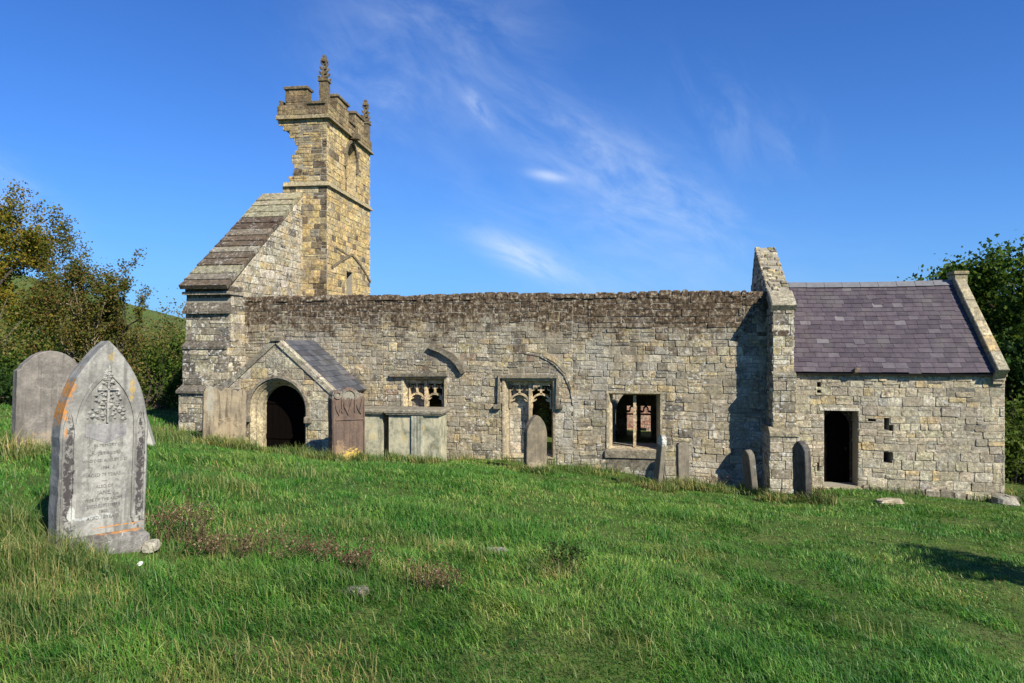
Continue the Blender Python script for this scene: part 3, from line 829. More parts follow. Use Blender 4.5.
# --- east gable of the nave, running out as a stepped buttress
def build_east_gable():
    mb = MB()

    def ecol(u, v): return pick([(1, PALE), (1.2, GREY), (.8, BUFF), (.9, DGREY), (.5, BROWN), (.3, YEL)])

    def lower(u, v): return pick([(2.4, (.44, .42, .35)), (1, GREY), (.7, PALE)])
    yA, yB, yC = 17.36, 17.24, 17.08
    zA, zB, zC = at(785, 308, yA).z, at(785, 374, yB).z, at(785, 430, yC).z
    slope = [(yA, BASE), (23.6, BASE), (23.6, .6), (20.55, .95), (20.25, 1.5), (19.95, 2.30), (19.55, 2.56), (yA, zA + .06)]
    convex = [[(yA, BASE), (23.6, BASE), (23.6, .6), (20.55, .95), (yA, .80)], [(yA, .80), (20.55, .95), (20.25, 1.5), (19.95, 2.30), (19.55, 2.56), (yA, zA + .06)]]
    for fr, cv in ((west(EGX0), [[(-y, z) for y, z in c][::-1] for c in convex]), (east(EGX1), convex)):
        masonry(mb, fr, cv, [], (.14, .24), (.16, .38), ecol, .008, .018, .012, .2)
    core = Frame((EGX1, 0, 0), (0, 1, 0), (0, 0, 1), (1, 0, 0))
    solid(mb, core, convex, [], -.003, -(EGX1 - EGX0) + .012, mi=1)
    # front faces
    for (Y, x0, x1, z0, z1, cf) in ((yA, EGX0, EGX1, zB, zA + .03, ecol), (yB, EGX0 - .03, EGX1 + .03, zC, zB - .05, ecol), (yC, EGX0 - .13, EGX1 + .07, BASE, zC - .12, lower)):
        masonry(mb, south(Y), [rect(x0, z0, x1, z1)], [], (.19, .28), (.22, .5), cf, .008, .016, .006, .1, .4)
        if Y < yA:
            box(mb, x0 + .014, x1 - .014, Y + .012, W, z0, z1, GREY, 1)
            masonry(mb, west(x0), [rect(-W, z0, -Y, z1)], [], (.19, .28), (.2, .4), cf, .008, .014, .006, .1, .4)
            masonry(mb, east(x1), [rect(Y, z0, W, z1)], [], (.19, .28), (.2, .4), cf, .008, .014, .006, .1, .4)
    # weatherings
    for (x0, x1, Ya, Yb, za, zb, col) in ((EGX0 - .03, EGX1 + .03, yA, yB - .03, zB + .06, zB - .05, (.20, .19, .15)), (EGX0 - .13, EGX1 + .07, yB, yC - .04, zC + .05, zC - .12, (.28, .26, .19))):
        v = [(x0, Yb, zb - .03), (x1, Yb, zb - .03), (x1, W, zb - .03), (x0, W, zb - .03), (x0, Yb, zb + .04), (x1, Yb, zb + .04), (x1, Ya, za), (x0, Ya, za), (x1, W, za), (x0, W, za)]
        mb.add(v, [[0, 1, 5, 4], [4, 5, 6, 7], [1, 2, 8, 6, 5], [3, 0, 4, 7, 9], [7, 6, 8, 9], [0, 3, 2, 1]], col, 2)
    g = mb.build('east_gable', [M['gable'], M['mortar'], M['roofstone']], **CH)
    # rubble along the raking top, and the projecting cap stone at its foot
    cm = MB(); a = Vector((0, yA - .06, zA)); b = Vector((0, 19.58, 2.55)); sl = b - a; L = sl.length; sl.normalize()
    fr = Frame(a, (1, 0, 0), sl, Vector((0, -sl.z, sl.y)))
    masonry(cm, fr, [rect(EGX0 - .04, .62, EGX1 + .03, L)], [], (.09, .17), (.1, .22), lambda u, v: pick([(1.2, BUFF), (1, (.40, .36, .24)), (1, GREY), (.4, DGREY), (.3, (.18, .17, .06))]), .006, .05, .03, .1, 1.0, .02)
    box(cm, EGX0 - .05, EGX1 + .05, .0, .62, -.12, .11, (.34, .32, .25), bev=.03, fr=fr)
    box(cm, EGX0 + .0, EGX1 - .0, 1.0, L - .05, -.15, .02, GREY, fr=fr)
    cm.build('raking_coping', M['clean'], g, keep_world=True)


build_east_gable()


# --- chancel
CXL, CXR = 4.06, 8.90
CZT = -.80
cd = rc(824, 409, 858, 485)
put = [rc(884, 418, 889.5, 430), rc(889, 425, 893.5, 431), rc(883.5, 452, 892.5, 463), rc(817, 382, 821, 387), rc(817, 390, 821, 393), rc(817, 463, 819, 471), rc(868, 419, 876, 421.5)]


def ccol(u, v):
    c = pick([(2.4, (.375, .345, .268)), (1.6, (.32, .30, .245)), (.9, (.44, .415, .335)), (.10 if u < 7 else .24, (.13, .125, .12)), (.3, (.44, .36, .21)), (.3, (.31, .30, .26))]); return c


def build_chancel():
    mb = MB()
    reg = rect(CXL - .06, BASE, CXR, CZT)
    masonry(mb, FS, [reg], [cd] + put, (.15, .26), (.16, .42), ccol, .0065, .014, .010, .2)
    solid(mb, FS, [reg], [cd] + put, -.002, -.7, mi=1)
    box(mb, CXL, CXR, 22.0 - .6, 22.0, BASE, CZT, GREY, 1)                       # north wall
    g = [(18.02, BASE), (21.98, BASE), (21.98, CZT), (20.02, 1.50), (18.02, CZT)]
    solid(mb, east(CXR - .012), [g], [], 0, -.55, mi=1)
    masonry(mb, east(CXR), [g], [], (.17, .26), (.2, .5), ccol)
    # rough footing
    u = CXL + .05
    while u < CXR + .2:
        w_ = rs.uniform(.2, .45)
        if not (cd[0][0] - .1 < u < cd[1][0] + .02): box(mb, u, u + w_ - .02, W - .10 - rs.uniform(0, .06), W, BASE, gz(u, W - .2) + rs.uniform(.10, .17), pick([(1, GREY), (1, PALE), (.5, DGREY)]), 0, .03)
        u += w_
    ch = mb.build('chancel', [M['clean'], M['mortar']], **CH)
    K = dict(parent=ch, keep_world=True)
    # door: white lintel edge, stone step, added near-black plank door set deep as the unlit inside, with an iron latch
    mb = MB(); x0, z = PX(819.5, 407.6); x1 = PX(859.5, 408)[0]; box(mb, x0, x1, W - .035, W + .3, z - .065, z + .0, (.55, .54, .48), bev=.01); mb.build('lintel', M['clean'], **K)
    mb = MB(); x0, z = PX(821, 485.5); x1 = PX(861, 485.5)[0]; box(mb, x0, x1, W - .16, W + .4, z - .2, z, (.34, .30, .22), bev=.02); mb.build('door_step', M['clean'], **K)
    mb = MB(); a, b = cd[0][0], cd[1][0]; w_ = (b - a) / 5
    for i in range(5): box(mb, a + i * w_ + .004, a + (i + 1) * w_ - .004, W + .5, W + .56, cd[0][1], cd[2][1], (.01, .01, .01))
    d = mb.build('added_door', M['timber'], **K)
    mb = MB(); fr = FS_shift(-.42); hole = arch((a + b) / 2, cd[0][1], cd[2][1] - .52, (b - a) / 2 - .05, .45)
    solid(mb, fr, [rect(a, cd[0][1], b, cd[2][1])], [hole], 0, -.08, col=(.045, .035, .028)); mb.build('inner_arch', M['roofstone'], **K)
    mb = MB(); box(mb, b - .16, b - .12, W + .47, W + .5, -2.75, -2.68, (.02, .02, .02)); mb.build('handle', M['iron'], d, keep_world=True)
    # corbel stub under the eaves
    mb = MB(); x, z = PX(854.5, 371); v = [(x - .06, W - .22, z - .02), (x + .04, W - .22, z - .02), (x + .05, W, z - .12), (x - .09, W, z - .12), (x - .05, W - .24, z + .10), (x + .05, W - .24, z + .08), (x + .05, W, z + .0), (x - .08, W, z + .0)]
    mb.add(v, [[3, 2, 1, 0], [0, 1, 5, 4], [1, 2, 6, 5], [2, 3, 7, 6], [3, 0, 4, 7], [4, 5, 6, 7]], (.20, .15, .12)); mb.build('corbel', M['trim'], **K)
    # gutter board
    mb = MB(); box(mb, CXL - .02, CXR - .42, W - .12, W - .02, CZT + .012, CZT + .05, (.015, .015, .015)); mb.build('eaves_board', M['timber'], **K)
    # roof
    e0 = Vector((0, W - .17, CZT + .05)); rg = Vector((0, 20.03, 1.62)); sl = rg - e0; L = sl.length; sl.normalize()
    fr = Frame(e0, (1, 0, 0), sl, Vector((0, -sl.z, sl.y))); mb = MB()
    xa, xb = EGX1 + .005, CXR - .30; rows = 20; rh = L / rows
    flat = fr; fr = lambda u, v, n=0.0: flat(u, v, n - .035 * math.sin(math.pi * (u - xa) / (xb - xa)) * (.35 + .65 * v / L) + .006 * math.sin(u * 2.3 + v * 1.7))
    box(mb, xa, xb, 0, L, -.12, -.055, (.05, .05, .05), fr=flat)
    for r in range(rows):
        w0 = .30 - .004 * r; u = xa - (.5 * w0 if r % 2 else 0)
        while u < xb:
            ww = w0 * rs.uniform(.9, 1.1); p0, p1 = max(u, xa), min(u + ww, xb)
            if p1 - p0 > .03:
                j = rs.uniform(-.010, .010) - (rs.uniform(.02, .06) if rs.random() < .03 else 0); lift = rs.uniform(.018, .026); v0 = r * rh + j; v1 = (r + 1) * rh + .05
                if r == rows - 1: v1 = L
                vs = [fr(p0 + .003, v0, .002), fr(p1 - .003, v0, .002), fr(p1 - .003, v0, lift), fr(p0 + .003, v0, lift), fr(p1 - .003, v1, .004), fr(p0 + .003, v1, .004)]
                mb.add(vs, [[0, 1, 2, 3], [3, 2, 4, 5], [1, 4, 2], [0, 3, 5]], (.1, .1, .1))
            u += ww
    n0 = Vector((0, 22.17, CZT + .05))
    mb.add([(xa, n0.y, n0.z), (xb, n0.y, n0.z), (xb, rg.y, rg.z), (xa, rg.y, rg.z)], [[0, 1, 2, 3]], (.1, .1, .1))
    rf = mb.build('chancel_roof', M['slate'], **K)
    mb = MB(); u = xa
    while u < xb - .05:
        e = min(u + .46, xb); y, z = rg.y, rg.z - .028 * math.sin(math.pi * (u + .2 - xa) / (xb - xa)) + rs.uniform(-.004, .004)
        vs = []
        for x in (u + .004, e - .004): vs += [(x, y - .15, z - .11), (x, y - .05, z + .035), (x, y + .05, z + .035), (x, y + .15, z - .11)]
        mb.add(vs, [[0, 4, 5, 1], [1, 5, 6, 2], [2, 6, 7, 3], [0, 1, 2, 3], [7, 6, 5, 4]], (.14, .145, .16)); u += .46
    t = NT('ridge_tile'); p = t.pos(); rm = t.done(t.mix(t.noise(p, 8, 5), (.09, .09, .10), (.20, .20, .21)), .8, t.bump(t.noise(p, 30, 4), .4, .01))
    # the ridge tiles
    mb.build('ridge', rm, parent=None, keep_world=False)
    ridge = bpy.data.objects['ridge']; ridge.parent = ch; ridge.matrix_parent_inverse = world_matrix(ch).inverted()
    # raking coping of the east gable with kneeler and apex block
    mb = MB(); c0 = .10
    fr2 = Frame(e0 + Vector((0, -.07, .0)), (1, 0, 0), sl, flat.N); v = .0; LL = L + .06
    while v < LL - .02:
        d_ = min(rs.uniform(.5, .8), LL - v)
        if LL - v - d_ < .2: d_ = LL - v
        box(mb, CXR - .30 + rs.uniform(-.004, .004), CXR - .05, v + .004, v + d_ - .004, -.2, .13 + rs.uniform(-.005, .006), pick([(1, (.40, .36, .26)), (1, (.34, .32, .24)), (.5, (.42, .31, .15))]), bev=.015, fr=fr2); v += d_
    for (z0, z1, o_) in ((-.26, -.17, .02), (-.17, -.08, .05), (-.08, .02, .09)): box(mb, CXR - .28 - o_ * .3, CXR - .05 + o_ * .4, W - .06 - o_, W + .5, CZT + .05 + z0, CZT + .05 + z1 - .004, (.33, .30, .22), bev=.012)
    box(mb, CXR - .30, CXR + .0, 19.80, 20.22, 1.54, 1.79, (.36, .33, .22), bev=.02); box(mb, CXR - .33, CXR + .03, 19.77, 20.25, 1.79, 1.87, (.30, .26, .14), bev=.02)
    mb.build('gable_coping', M['trim'], **K)


build_chancel()


# --- porch
def build_porch():
    wr = at(362, 388, W).x; YP = onX(330, 390, wr).y; fr = south(YP)
    P = lambda px, py: (at(px, py, YP).x, at(px, py, YP).z)
    apx = (P(276.5, 0)[0], P(276, 341)[1]); ft = P(330, 390); xl = 2 * apx[0] - ft[0]; xr = ft[0]; ze = ft[1]
    dc = (P(278.5, 0)[0]); hw = (P(304, 0)[0] - P(261, 0)[0]) / 2; zs = P(281, 410)[1]; za = P(281, 386)[1]
    inner = arch(dc, BASE, zs, hw, za - zs, 9); outer = arch(dc, BASE, zs, hw + .165, za - zs + .16, 9); o2 = arch(dc, BASE, zs, hw + .19, za - zs + .19, 9)
    mb = MB(); reg = [(xl, BASE), (xr, BASE), (xr, ze), apx, (xl, ze)]
    pc = lambda u, v: pick([(1.3, (.36, .33, .25)), (1.3, (.27, .255, .21)), (.7, (.42, .39, .31)), (.4, (.2, .165, .125)), (.25, YEL)])
    masonry(mb, fr, [reg], [o2], (.2, .29), (.25, .55), pc, .006, .014, .005, .08, .4)
    solid(mb, fr, [reg], [outer], -.003, -.4, mi=1)
    for f2, x in ((east(xr), xr), (west(xl), xl)):
        s_ = 1 if x == xr else -1; a, b = (YP, W) if s_ > 0 else (-W, -YP)
        masonry(mb, f2, [rect(a, BASE, b, ze)], [], (.2, .29), (.25, .55), pc, .006, .014, .005, .08, .4)
        box(mb, min(x - s_ * .014, x - s_ * .45), max(x - s_ * .014, x - s_ * .45), YP + .012, W, BASE, ze, GREY, 1)
    po = mb.build('porch', [M['clean'], M['mortar']], **CH); K = dict(parent=po, keep_world=True)
    # two chamfered arch orders and a hood
    mb = MB(); AC = (.40, .355, .255)
    cut = lambda a: a[1:] + [a[0]]
    o1 = arch(dc, BASE, zs, hw + .165, za - zs + .16, 9); om = arch(dc, BASE, zs, hw + .09, za - zs + .09, 9)
    splay(mb, fr, o2, o1, .022, .022, AC); splay(mb, fr, o1, om, .022, -.10, AC); splay(mb, fr, om, om, -.10, -.15, AC); splay(mb, fr, om, inner, -.15, -.27, (.44, .39, .27)); splay(mb, fr, inner, inner, -.27, -.46, AC)
    mb.build('door_arch', M['trim'], **K)
    mb = MB(); hp = arch(dc, zs - .18, zs, hw + .23, za - zs + .235, 9)[1:] + [(dc - hw - .23, zs - .18)]
    ribbon(mb, fr, hp, .065, .08, -.03, (.20, .18, .15)); mb.build('hood_mould', M['trim'], **K)
    for s_ in (-1, 1):
        mb = MB(); x = dc + s_ * (hw + .24); box(mb, x - .08, x + .08, YP - .12, YP + .02, zs - .30, zs - .14, (.19, .17, .14), bev=.03); mb.build('label_stop', M['trim'], **K)
    mb = MB(); n = 7; a, b = dc - hw, dc + hw + .06; w_ = (b - a) / n
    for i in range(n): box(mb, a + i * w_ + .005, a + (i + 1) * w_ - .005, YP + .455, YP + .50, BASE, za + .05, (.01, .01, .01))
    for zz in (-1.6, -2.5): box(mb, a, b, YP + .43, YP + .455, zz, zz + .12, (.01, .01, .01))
    mb.build('added_door', M['timber'], **K)  # added near-black planks in place of the unlit porch inside
    # roof: slates on both slopes
    for s_ in (1, -1):
        xe = xr + .14 if s_ > 0 else xl - .14; dx = xe - apx[0]; k = (apx[1] - ze) / (xr - apx[0]); e0 = Vector((xe, 0, apx[1] - abs(dx) * k)); tp = Vector((apx[0], 0, apx[1] + .02))
        sl = tp - e0; L = sl.length; sl.normalize(); nn = Vector((sl.z * s_, 0, -sl.x * s_)); f3 = Frame(e0, (0, 1, 0), sl, nn); mb = MB()
        box(mb, YP + .12, W, 0, L, -.05, -.003, (.05, .05, .05), fr=f3); rows = 10; rh = L / rows
        for r in range(rows):
            u = YP + .13 - (.12 if r % 2 else 0)
            while u < W:
                p0, p1 = max(u, YP + .13), min(u + .25, W)
                if p1 - p0 > .03:
                    li = rs.uniform(.014, .022); v0 = r * rh + rs.uniform(-.006, .006); v1 = min((r + 1) * rh + .03, L)
                    mb.add([f3(p0 + .003, v0, .001), f3(p1 - .003, v0, .001), f3(p1 - .003, v0, li), f3(p0 + .003, v0, li), f3(p1 - .003, v1, .003), f3(p0 + .003, v1, .003)], [[0, 1, 2, 3], [3, 2, 4, 5], [1, 4, 2], [0, 3, 5]], (.1, .1, .1))
                u += .25
        mb.build('porch_roof', M['slate_blue'], **K)
        mb = MB(); v = -.05
        while v < L:
            d_ = min(rs.uniform(.5, .7), L + .03 - v)
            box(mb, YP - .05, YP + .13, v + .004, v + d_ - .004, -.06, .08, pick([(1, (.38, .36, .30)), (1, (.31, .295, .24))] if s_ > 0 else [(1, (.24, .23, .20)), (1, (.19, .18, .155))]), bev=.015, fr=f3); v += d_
        mb.build('coping', M['trim'], **K)
    mb = MB(); x, z = apx; box(mb, x - .13, x + .13, YP - .10, YP + .22, z + .0, z + .13, (.13, .12, .10), bev=.03); box(mb, x - .06, x + .06, YP - .03, YP + .10, z + .13, z + .21, (.12, .11, .095), bev=.03); mb.build('apex_stone', M['trim'], **K)
    return YP


YP = build_porch()


# --- tower
def build_tower():
    A3 = R(2.6); Us = Vector((math.cos(A3), math.sin(A3), 0)); Ue = Vector((-math.sin(A3), math.cos(A3), 0)); Z = Vector((0, 0, 1))
    P0 = at(327, 183, 21.6); P0.z = 0
    TS = Frame(P0, Us, Z, -Ue); TE = Frame(P0, Ue, Z, Us)          # south face u<0 to the west; east face u>0 going back
    def su(px, py):                                                  # sight line to south face
        t = (px - CX) / F; d = Vector((t * cT - sT, t * sT + cT, 0)); k = P0.dot(-Ue) / d.dot(-Ue); q = d * k
        return ((q - P0).dot(Us), -(py - CY) / F * k)
    def eu(px, py):
        t = (px - CX) / F; d = Vector((t * cT - sT, t * sT + cT, 0)); k = P0.dot(Us) / d.dot(Us); q = d * k
        return ((q - P0).dot(Ue), -(py - CY) / F * k)
    D = eu(370, 200)[0]
    zc = su(326, 117)[1]; zstr = su(326, 184)[1]; zb = -1.0
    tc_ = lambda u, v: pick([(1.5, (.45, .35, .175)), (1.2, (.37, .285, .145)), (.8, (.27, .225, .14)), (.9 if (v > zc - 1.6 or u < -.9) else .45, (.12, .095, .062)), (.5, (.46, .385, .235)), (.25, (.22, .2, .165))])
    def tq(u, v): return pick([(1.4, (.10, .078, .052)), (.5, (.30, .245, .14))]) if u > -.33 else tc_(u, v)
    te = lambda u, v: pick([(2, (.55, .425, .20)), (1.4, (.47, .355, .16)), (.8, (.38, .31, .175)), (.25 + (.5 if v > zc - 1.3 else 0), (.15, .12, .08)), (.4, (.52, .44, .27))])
    # ragged west edge of the south face
    E = [(277, 117), (278, 122), (281, 127), (288, 133), (293, 142), (297, 150), (293, 157), (295, 166), (291, 176), (286, 184)]
    E = [su(*e) for e in E]; mb = MB(); regs = []
    cores = []
    def edge_u(z):
        for i in range(len(E) - 1):
            if E[i + 1][1] <= z <= E[i][1]: k = (z - E[i + 1][1]) / max(1e-6, E[i][1] - E[i + 1][1]); return E[i + 1][0] + (E[i][0] - E[i + 1][0]) * k
        return E[0][0]
    z = E[-1][1]
    while z < zc - .01:                                              # toothed break: every course ends where its last stone held
        z2 = min(z + rs.uniform(.07, .19), zc); e_ = edge_u((z + z2) / 2); k = rs.uniform(-.11, .10) if z2 < zc - .25 else rs.uniform(-.05, .02); regs.append(rect(e_ + k, z, 0, z2)); cores.append(rect(e_ + max(k, 0) + rs.uniform(.03, .12), z, 0, z2)); z = z2
    ul = su(284, 190)[0]; regs.append(rect(ul - .05, zb, 0, E[-1][1])); cores.append(regs[-1])
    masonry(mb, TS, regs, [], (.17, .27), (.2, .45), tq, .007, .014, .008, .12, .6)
    solid(mb, TS, cores, [], -.003, -1.0, mi=2)
    bel = arch(eu(348.5, 0)[0], eu(348, 196)[1] + .02, eu(348.5, 170)[1], .46, .62, 7)
    bz0 = zstr + .12; bel = arch(D * .50, bz0, bz0 + 1.15, .52, .70, 7)
    slit = rect(eu(346, 0)[0], eu(348, 297)[1], eu(352, 0)[0], eu(348, 272)[1])
    regE = rect(0, zb, D, zc)
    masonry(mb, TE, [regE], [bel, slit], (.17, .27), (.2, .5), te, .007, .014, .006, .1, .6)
    solid(mb, TE, [regE], [bel, slit], -.003, -1.0, mi=1)
    # hidden back sides
    FN = Frame(TE(D, 0), -Us, Z, Ue); masonry(mb, FN, [rect(0, zb, 2.6, zc)], [], (.2, .3), (.3, .6), tc_); solid(mb, FN, [rect(0, zb, 2.6, zc)], [], -.003, -1.0, mi=1)
    tw = mb.build('tower', [M['tower'], M['mortar'], M['core']], **CH); K = dict(parent=tw, keep_world=True)
    # string course + cornice
    def band(name, z, hgt, proj, us, mat, col):
        mb = MB()
        vs = [TS(us, z, -.05), TS(us, z, proj), TS(0, z, 0) + Us * proj - Ue * proj, TE(D, z, 0) + Us * proj + Ue * proj, TE(D, z, -.05) + Ue * proj]
        vs = [TS(us, z, 0), TS(us, z, proj), P0 + Z * z + (Us - Ue) * proj, TE(D, z, 0) + (Us + Ue) * proj, TE(D, z, 0) + Ue * proj - Us * 2.5, TE(D, z, 0) - Us * 2.5, TE(D, z, -.1) , P0 + Z * z - Us * .1 + Ue * .1]
        top = [v + Z * hgt for v in vs]; top[1] -= -Ue * proj * .6; top[2] -= (Us - Ue) * proj * .6; top[3] -= (Us + Ue) * proj * .6
        m = len(vs); mb.add(vs + top, [[i, (i + 1) % m, m + (i + 1) % m, m + i] for i in range(m)], col)
        for vv in (vs, top): mb.add(vv, [[0, 1, 2, 7], [7, 2, 3, 6], [6, 3, 4, 5]], col)
        return mb.build(name, mat, **K)
    band('string_course', zstr - .06, .15, .10, su(284, 183)[0], M['trim'], (.34, .30, .19))
    uP = su(277, 120)[0]
    band('cornice', zc - .05, .16, .13, uP, M['parapet'], (.22, .19, .125))
    # parapet
    o = .06; zt1 = su(326, 104)[1]; zt2 = su(295, 90)[1]; mb = MB()
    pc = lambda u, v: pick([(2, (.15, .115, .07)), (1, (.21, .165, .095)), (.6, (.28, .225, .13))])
    FP = Frame(P0 + (Us - Ue) * o, Us, Z, -Ue); FQ = Frame(P0 + (Us - Ue) * o, Ue, Z, Us); DD = D + 2 * o; z0 = zc + .10
    m0, m1 = su(284.5, 90)[0], su(306.5, 90)[0]
    sreg = [rect(uP - .02, z0, o * 0, zt1), rect(m0, zt1, m1, zt2), rect(uP + .04, zt1, m0 - .12, zt1 + .16)]
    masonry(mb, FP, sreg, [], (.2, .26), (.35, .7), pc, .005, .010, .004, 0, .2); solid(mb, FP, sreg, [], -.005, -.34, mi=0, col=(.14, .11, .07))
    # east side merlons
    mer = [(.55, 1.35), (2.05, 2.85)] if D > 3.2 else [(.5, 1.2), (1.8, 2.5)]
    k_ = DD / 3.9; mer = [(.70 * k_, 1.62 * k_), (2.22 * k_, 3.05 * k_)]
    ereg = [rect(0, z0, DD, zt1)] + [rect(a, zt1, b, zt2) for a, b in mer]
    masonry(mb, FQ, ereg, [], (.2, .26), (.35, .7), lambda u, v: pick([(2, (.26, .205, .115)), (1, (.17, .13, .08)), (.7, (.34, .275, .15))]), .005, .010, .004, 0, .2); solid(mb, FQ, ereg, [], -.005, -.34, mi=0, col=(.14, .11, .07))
    pp = mb.build('parapet', M['parapet'], **K)
    # coping stones on merlons and in the crenels
    def cope(fr, a, b, z, col=(.15, .125, .08)):
        mb = MB(); box(mb, a - .04, b + .04, -.40, .06, 0, .10, col, bev=.03, fr=lambda x, y, zz: fr(x, z + zz, y)); mb.build('merlon_coping', M['parapet'], pp, keep_world=True)
    cope(FP, m0, m1, zt2); cope(FP, m1 + .08, -.12, zt1, (.13, .11, .075))
    for a, b in mer: cope(FQ, a, b, zt2)
    cope(FQ, mer[0][1] + .06, mer[1][0] - .06, zt1)
    # pinnacles
    def pinnacle(ctr, z0, sh, sp_h, w_):
        mb = MB(); f = lambda x, y, z: ctr + Us * x + Ue * y + Z * z; h = w_ / 2; col = (.15, .12, .075)
        box(mb, -h, h, -h, h, z0, z0 + sh, col, fr=f); box(mb, -h * 1.25, h * 1.25, -h * 1.25, h * 1.25, z0 + sh + .002, z0 + sh + .07, col, fr=f, bev=.02)
        z1 = z0 + sh + .07
        box(mb, -h * .72, h * .72, -h * .72, h * .72, z1, z1 + sp_h, col, fr=f, top=(-h * .2, h * .2, -h * .2, h * .2))
        for i in range(4):                                             # crockets up the four edges
            zz = z1 + sp_h * (.04 + .235 * i); r_ = h * (.72 - .52 * (.04 + .235 * i))
            for sx in (-1, 1):
                for sy in (-1, 1):
                    a = .036 - .005 * i; x, y = sx * (r_ + .018), sy * (r_ + .018); box(mb, x - a, x + a, y - a, y + a, zz - .02, zz + .09, col, fr=f, bev=.03, top=(x - a * 1.2 + sx * .02, x + a * 1.2 + sx * .02, y - a * 1.2 + sy * .02, y + a * 1.2 + sy * .02))
        zt = z1 + sp_h; box(mb, -.10, .10, -.10, .10, zt - .09, zt + .03, col, fr=f, bev=.03); box(mb, -.055, .055, -.055, .055, zt + .03, zt + .15, col, fr=f, bev=.03)
        mb.build('pinnacle', M['parapet'], **K)
    zp = su(323, 104)[1]
    pinnacle(P0 + Us * (o - .20) + Ue * (-o + .19), zc + .1, su(323, 81)[1] - zc - .1, su(323, 62)[1] - su(323, 83)[1] , .28)
    pinnacle(P0 + Us * (o - .19) + Ue * (D + o - .2), zc + .1, eu(363, 119)[1] - zc - .1, eu(363, 101)[1] - eu(363, 121)[1], .28)
    # weathered gargoyle block in the middle of the east cornice
    mb = MB(); box(mb, D * .5 - .14, D * .5 + .14, -.05, .34, zc - .12, zc + .12, (.12, .10, .07), bev=.05, fr=lambda x, y, z: TE(x, z, y)); mb.build('gargoyle', M['parapet'], **K)
    # belfry window
    mb = MB(); bi = arch(D * .50, bz0 + .04, bz0 + 1.15, .38, .54, 7); TC = (.40, .32, .18)
    splay(mb, TE, bel, bi, .02, -.28, TC); splay(mb, TE, bi, bi, -.28, -.95, (.2, .17, .1)); bw_ = mb.build('belfry_window', M['tower'], **K); KB = dict(parent=bw_, keep_world=True)
    mb = MB(); c = D * .5; ribbon(mb, TE, [(c, bz0), (c, bz0 + 1.1)], .10, -.25, -.38, TC)
    for s_ in (-1, 1):
        q = arch(c + s_ * .19, bz0 + .7, bz0 + .9, .17, .24, 5)[1:] + [(c + s_ * .19 - .17, bz0 + .7)]; ribbon(mb, TE, q, .07, -.26, -.37, TC)
    ribbon(mb, TE, [(c, bz0 + 1.08), (c - .22, bz0 + 1.42)], .07, -.26, -.36, TC); ribbon(mb, TE, [(c, bz0 + 1.08), (c + .22, bz0 + 1.42)], .07, -.26, -.36, TC)
    mb.build('tracery', M['tower'], **KB)
    mb = MB(); ribbon(mb, TE, arch(c, bz0 + .9, bz0 + 1.15, .60, .80, 7)[1:] + [(c - .60, bz0 + .9)], .09, .10, -.03, (.16, .13, .085)); mb.build('hood_mould', M['tower'], **KB)
    mb = MB()
    for i in range(6): zz = bz0 + .12 + i * .17; mb.add([TE(c - .38, zz, -.42), TE(c + .38, zz, -.42), TE(c + .38, zz + .12, -.60), TE(c - .38, zz + .12, -.60), TE(c - .38, zz + .02, -.42), TE(c + .38, zz + .02, -.42), TE(c + .38, zz + .14, -.60), TE(c - .38, zz + .14, -.60)], [[0, 1, 2, 3], [4, 5, 6, 7], [0, 1, 5, 4]], (.1, .09, .08))
    mb.add([TE(c - .4, bz0, -.7), TE(c + .4, bz0, -.7), TE(c + .4, bz0 + 1.8, -.7), TE(c - .4, bz0 + 1.8, -.7)], [[0, 1, 2, 3]], (.02, .02, .02)); mb.build('louvre', M['timber'], **KB)
    # old roof-line scar on the east face
    mb = MB(); ribbon(mb, TE, [eu(331.5, 267), eu(342, 259.5), eu(351.5, 254.5), eu(360, 265), eu(370, 282)], .085, .045, -.03, (.17, .135, .085)); ribbon(mb, TE, [eu(335, 247), eu(349, 256)], .06, .035, -.03, (.17, .135, .085)); mb.build('roof_scar', M['tower'], **K)
    mb = MB(); u0, v0 = slit[0]; u1, v1 = slit[2]; ribbon(mb, TE, [(u0 - .05, v0), (u0 - .05, v1 + .05), (u1 + .05, v1 + .05), (u1 + .05, v0)], .1, .025, -.2, (.46, .38, .21)); sw = mb.build('slit_window', M['tower'], **K)
    mb = MB(); mb.add([TE(u0, v0, -.8), TE(u1, v0, -.8), TE(u1, v1, -.8), TE(u0, v1, -.8)], [[0, 1, 2, 3]], (.02, .02, .02)); mb.build('shade_backing', M['timber'], sw, keep_world=True)  # dark sheet standing in for the unlit inside of the slit


build_tower()


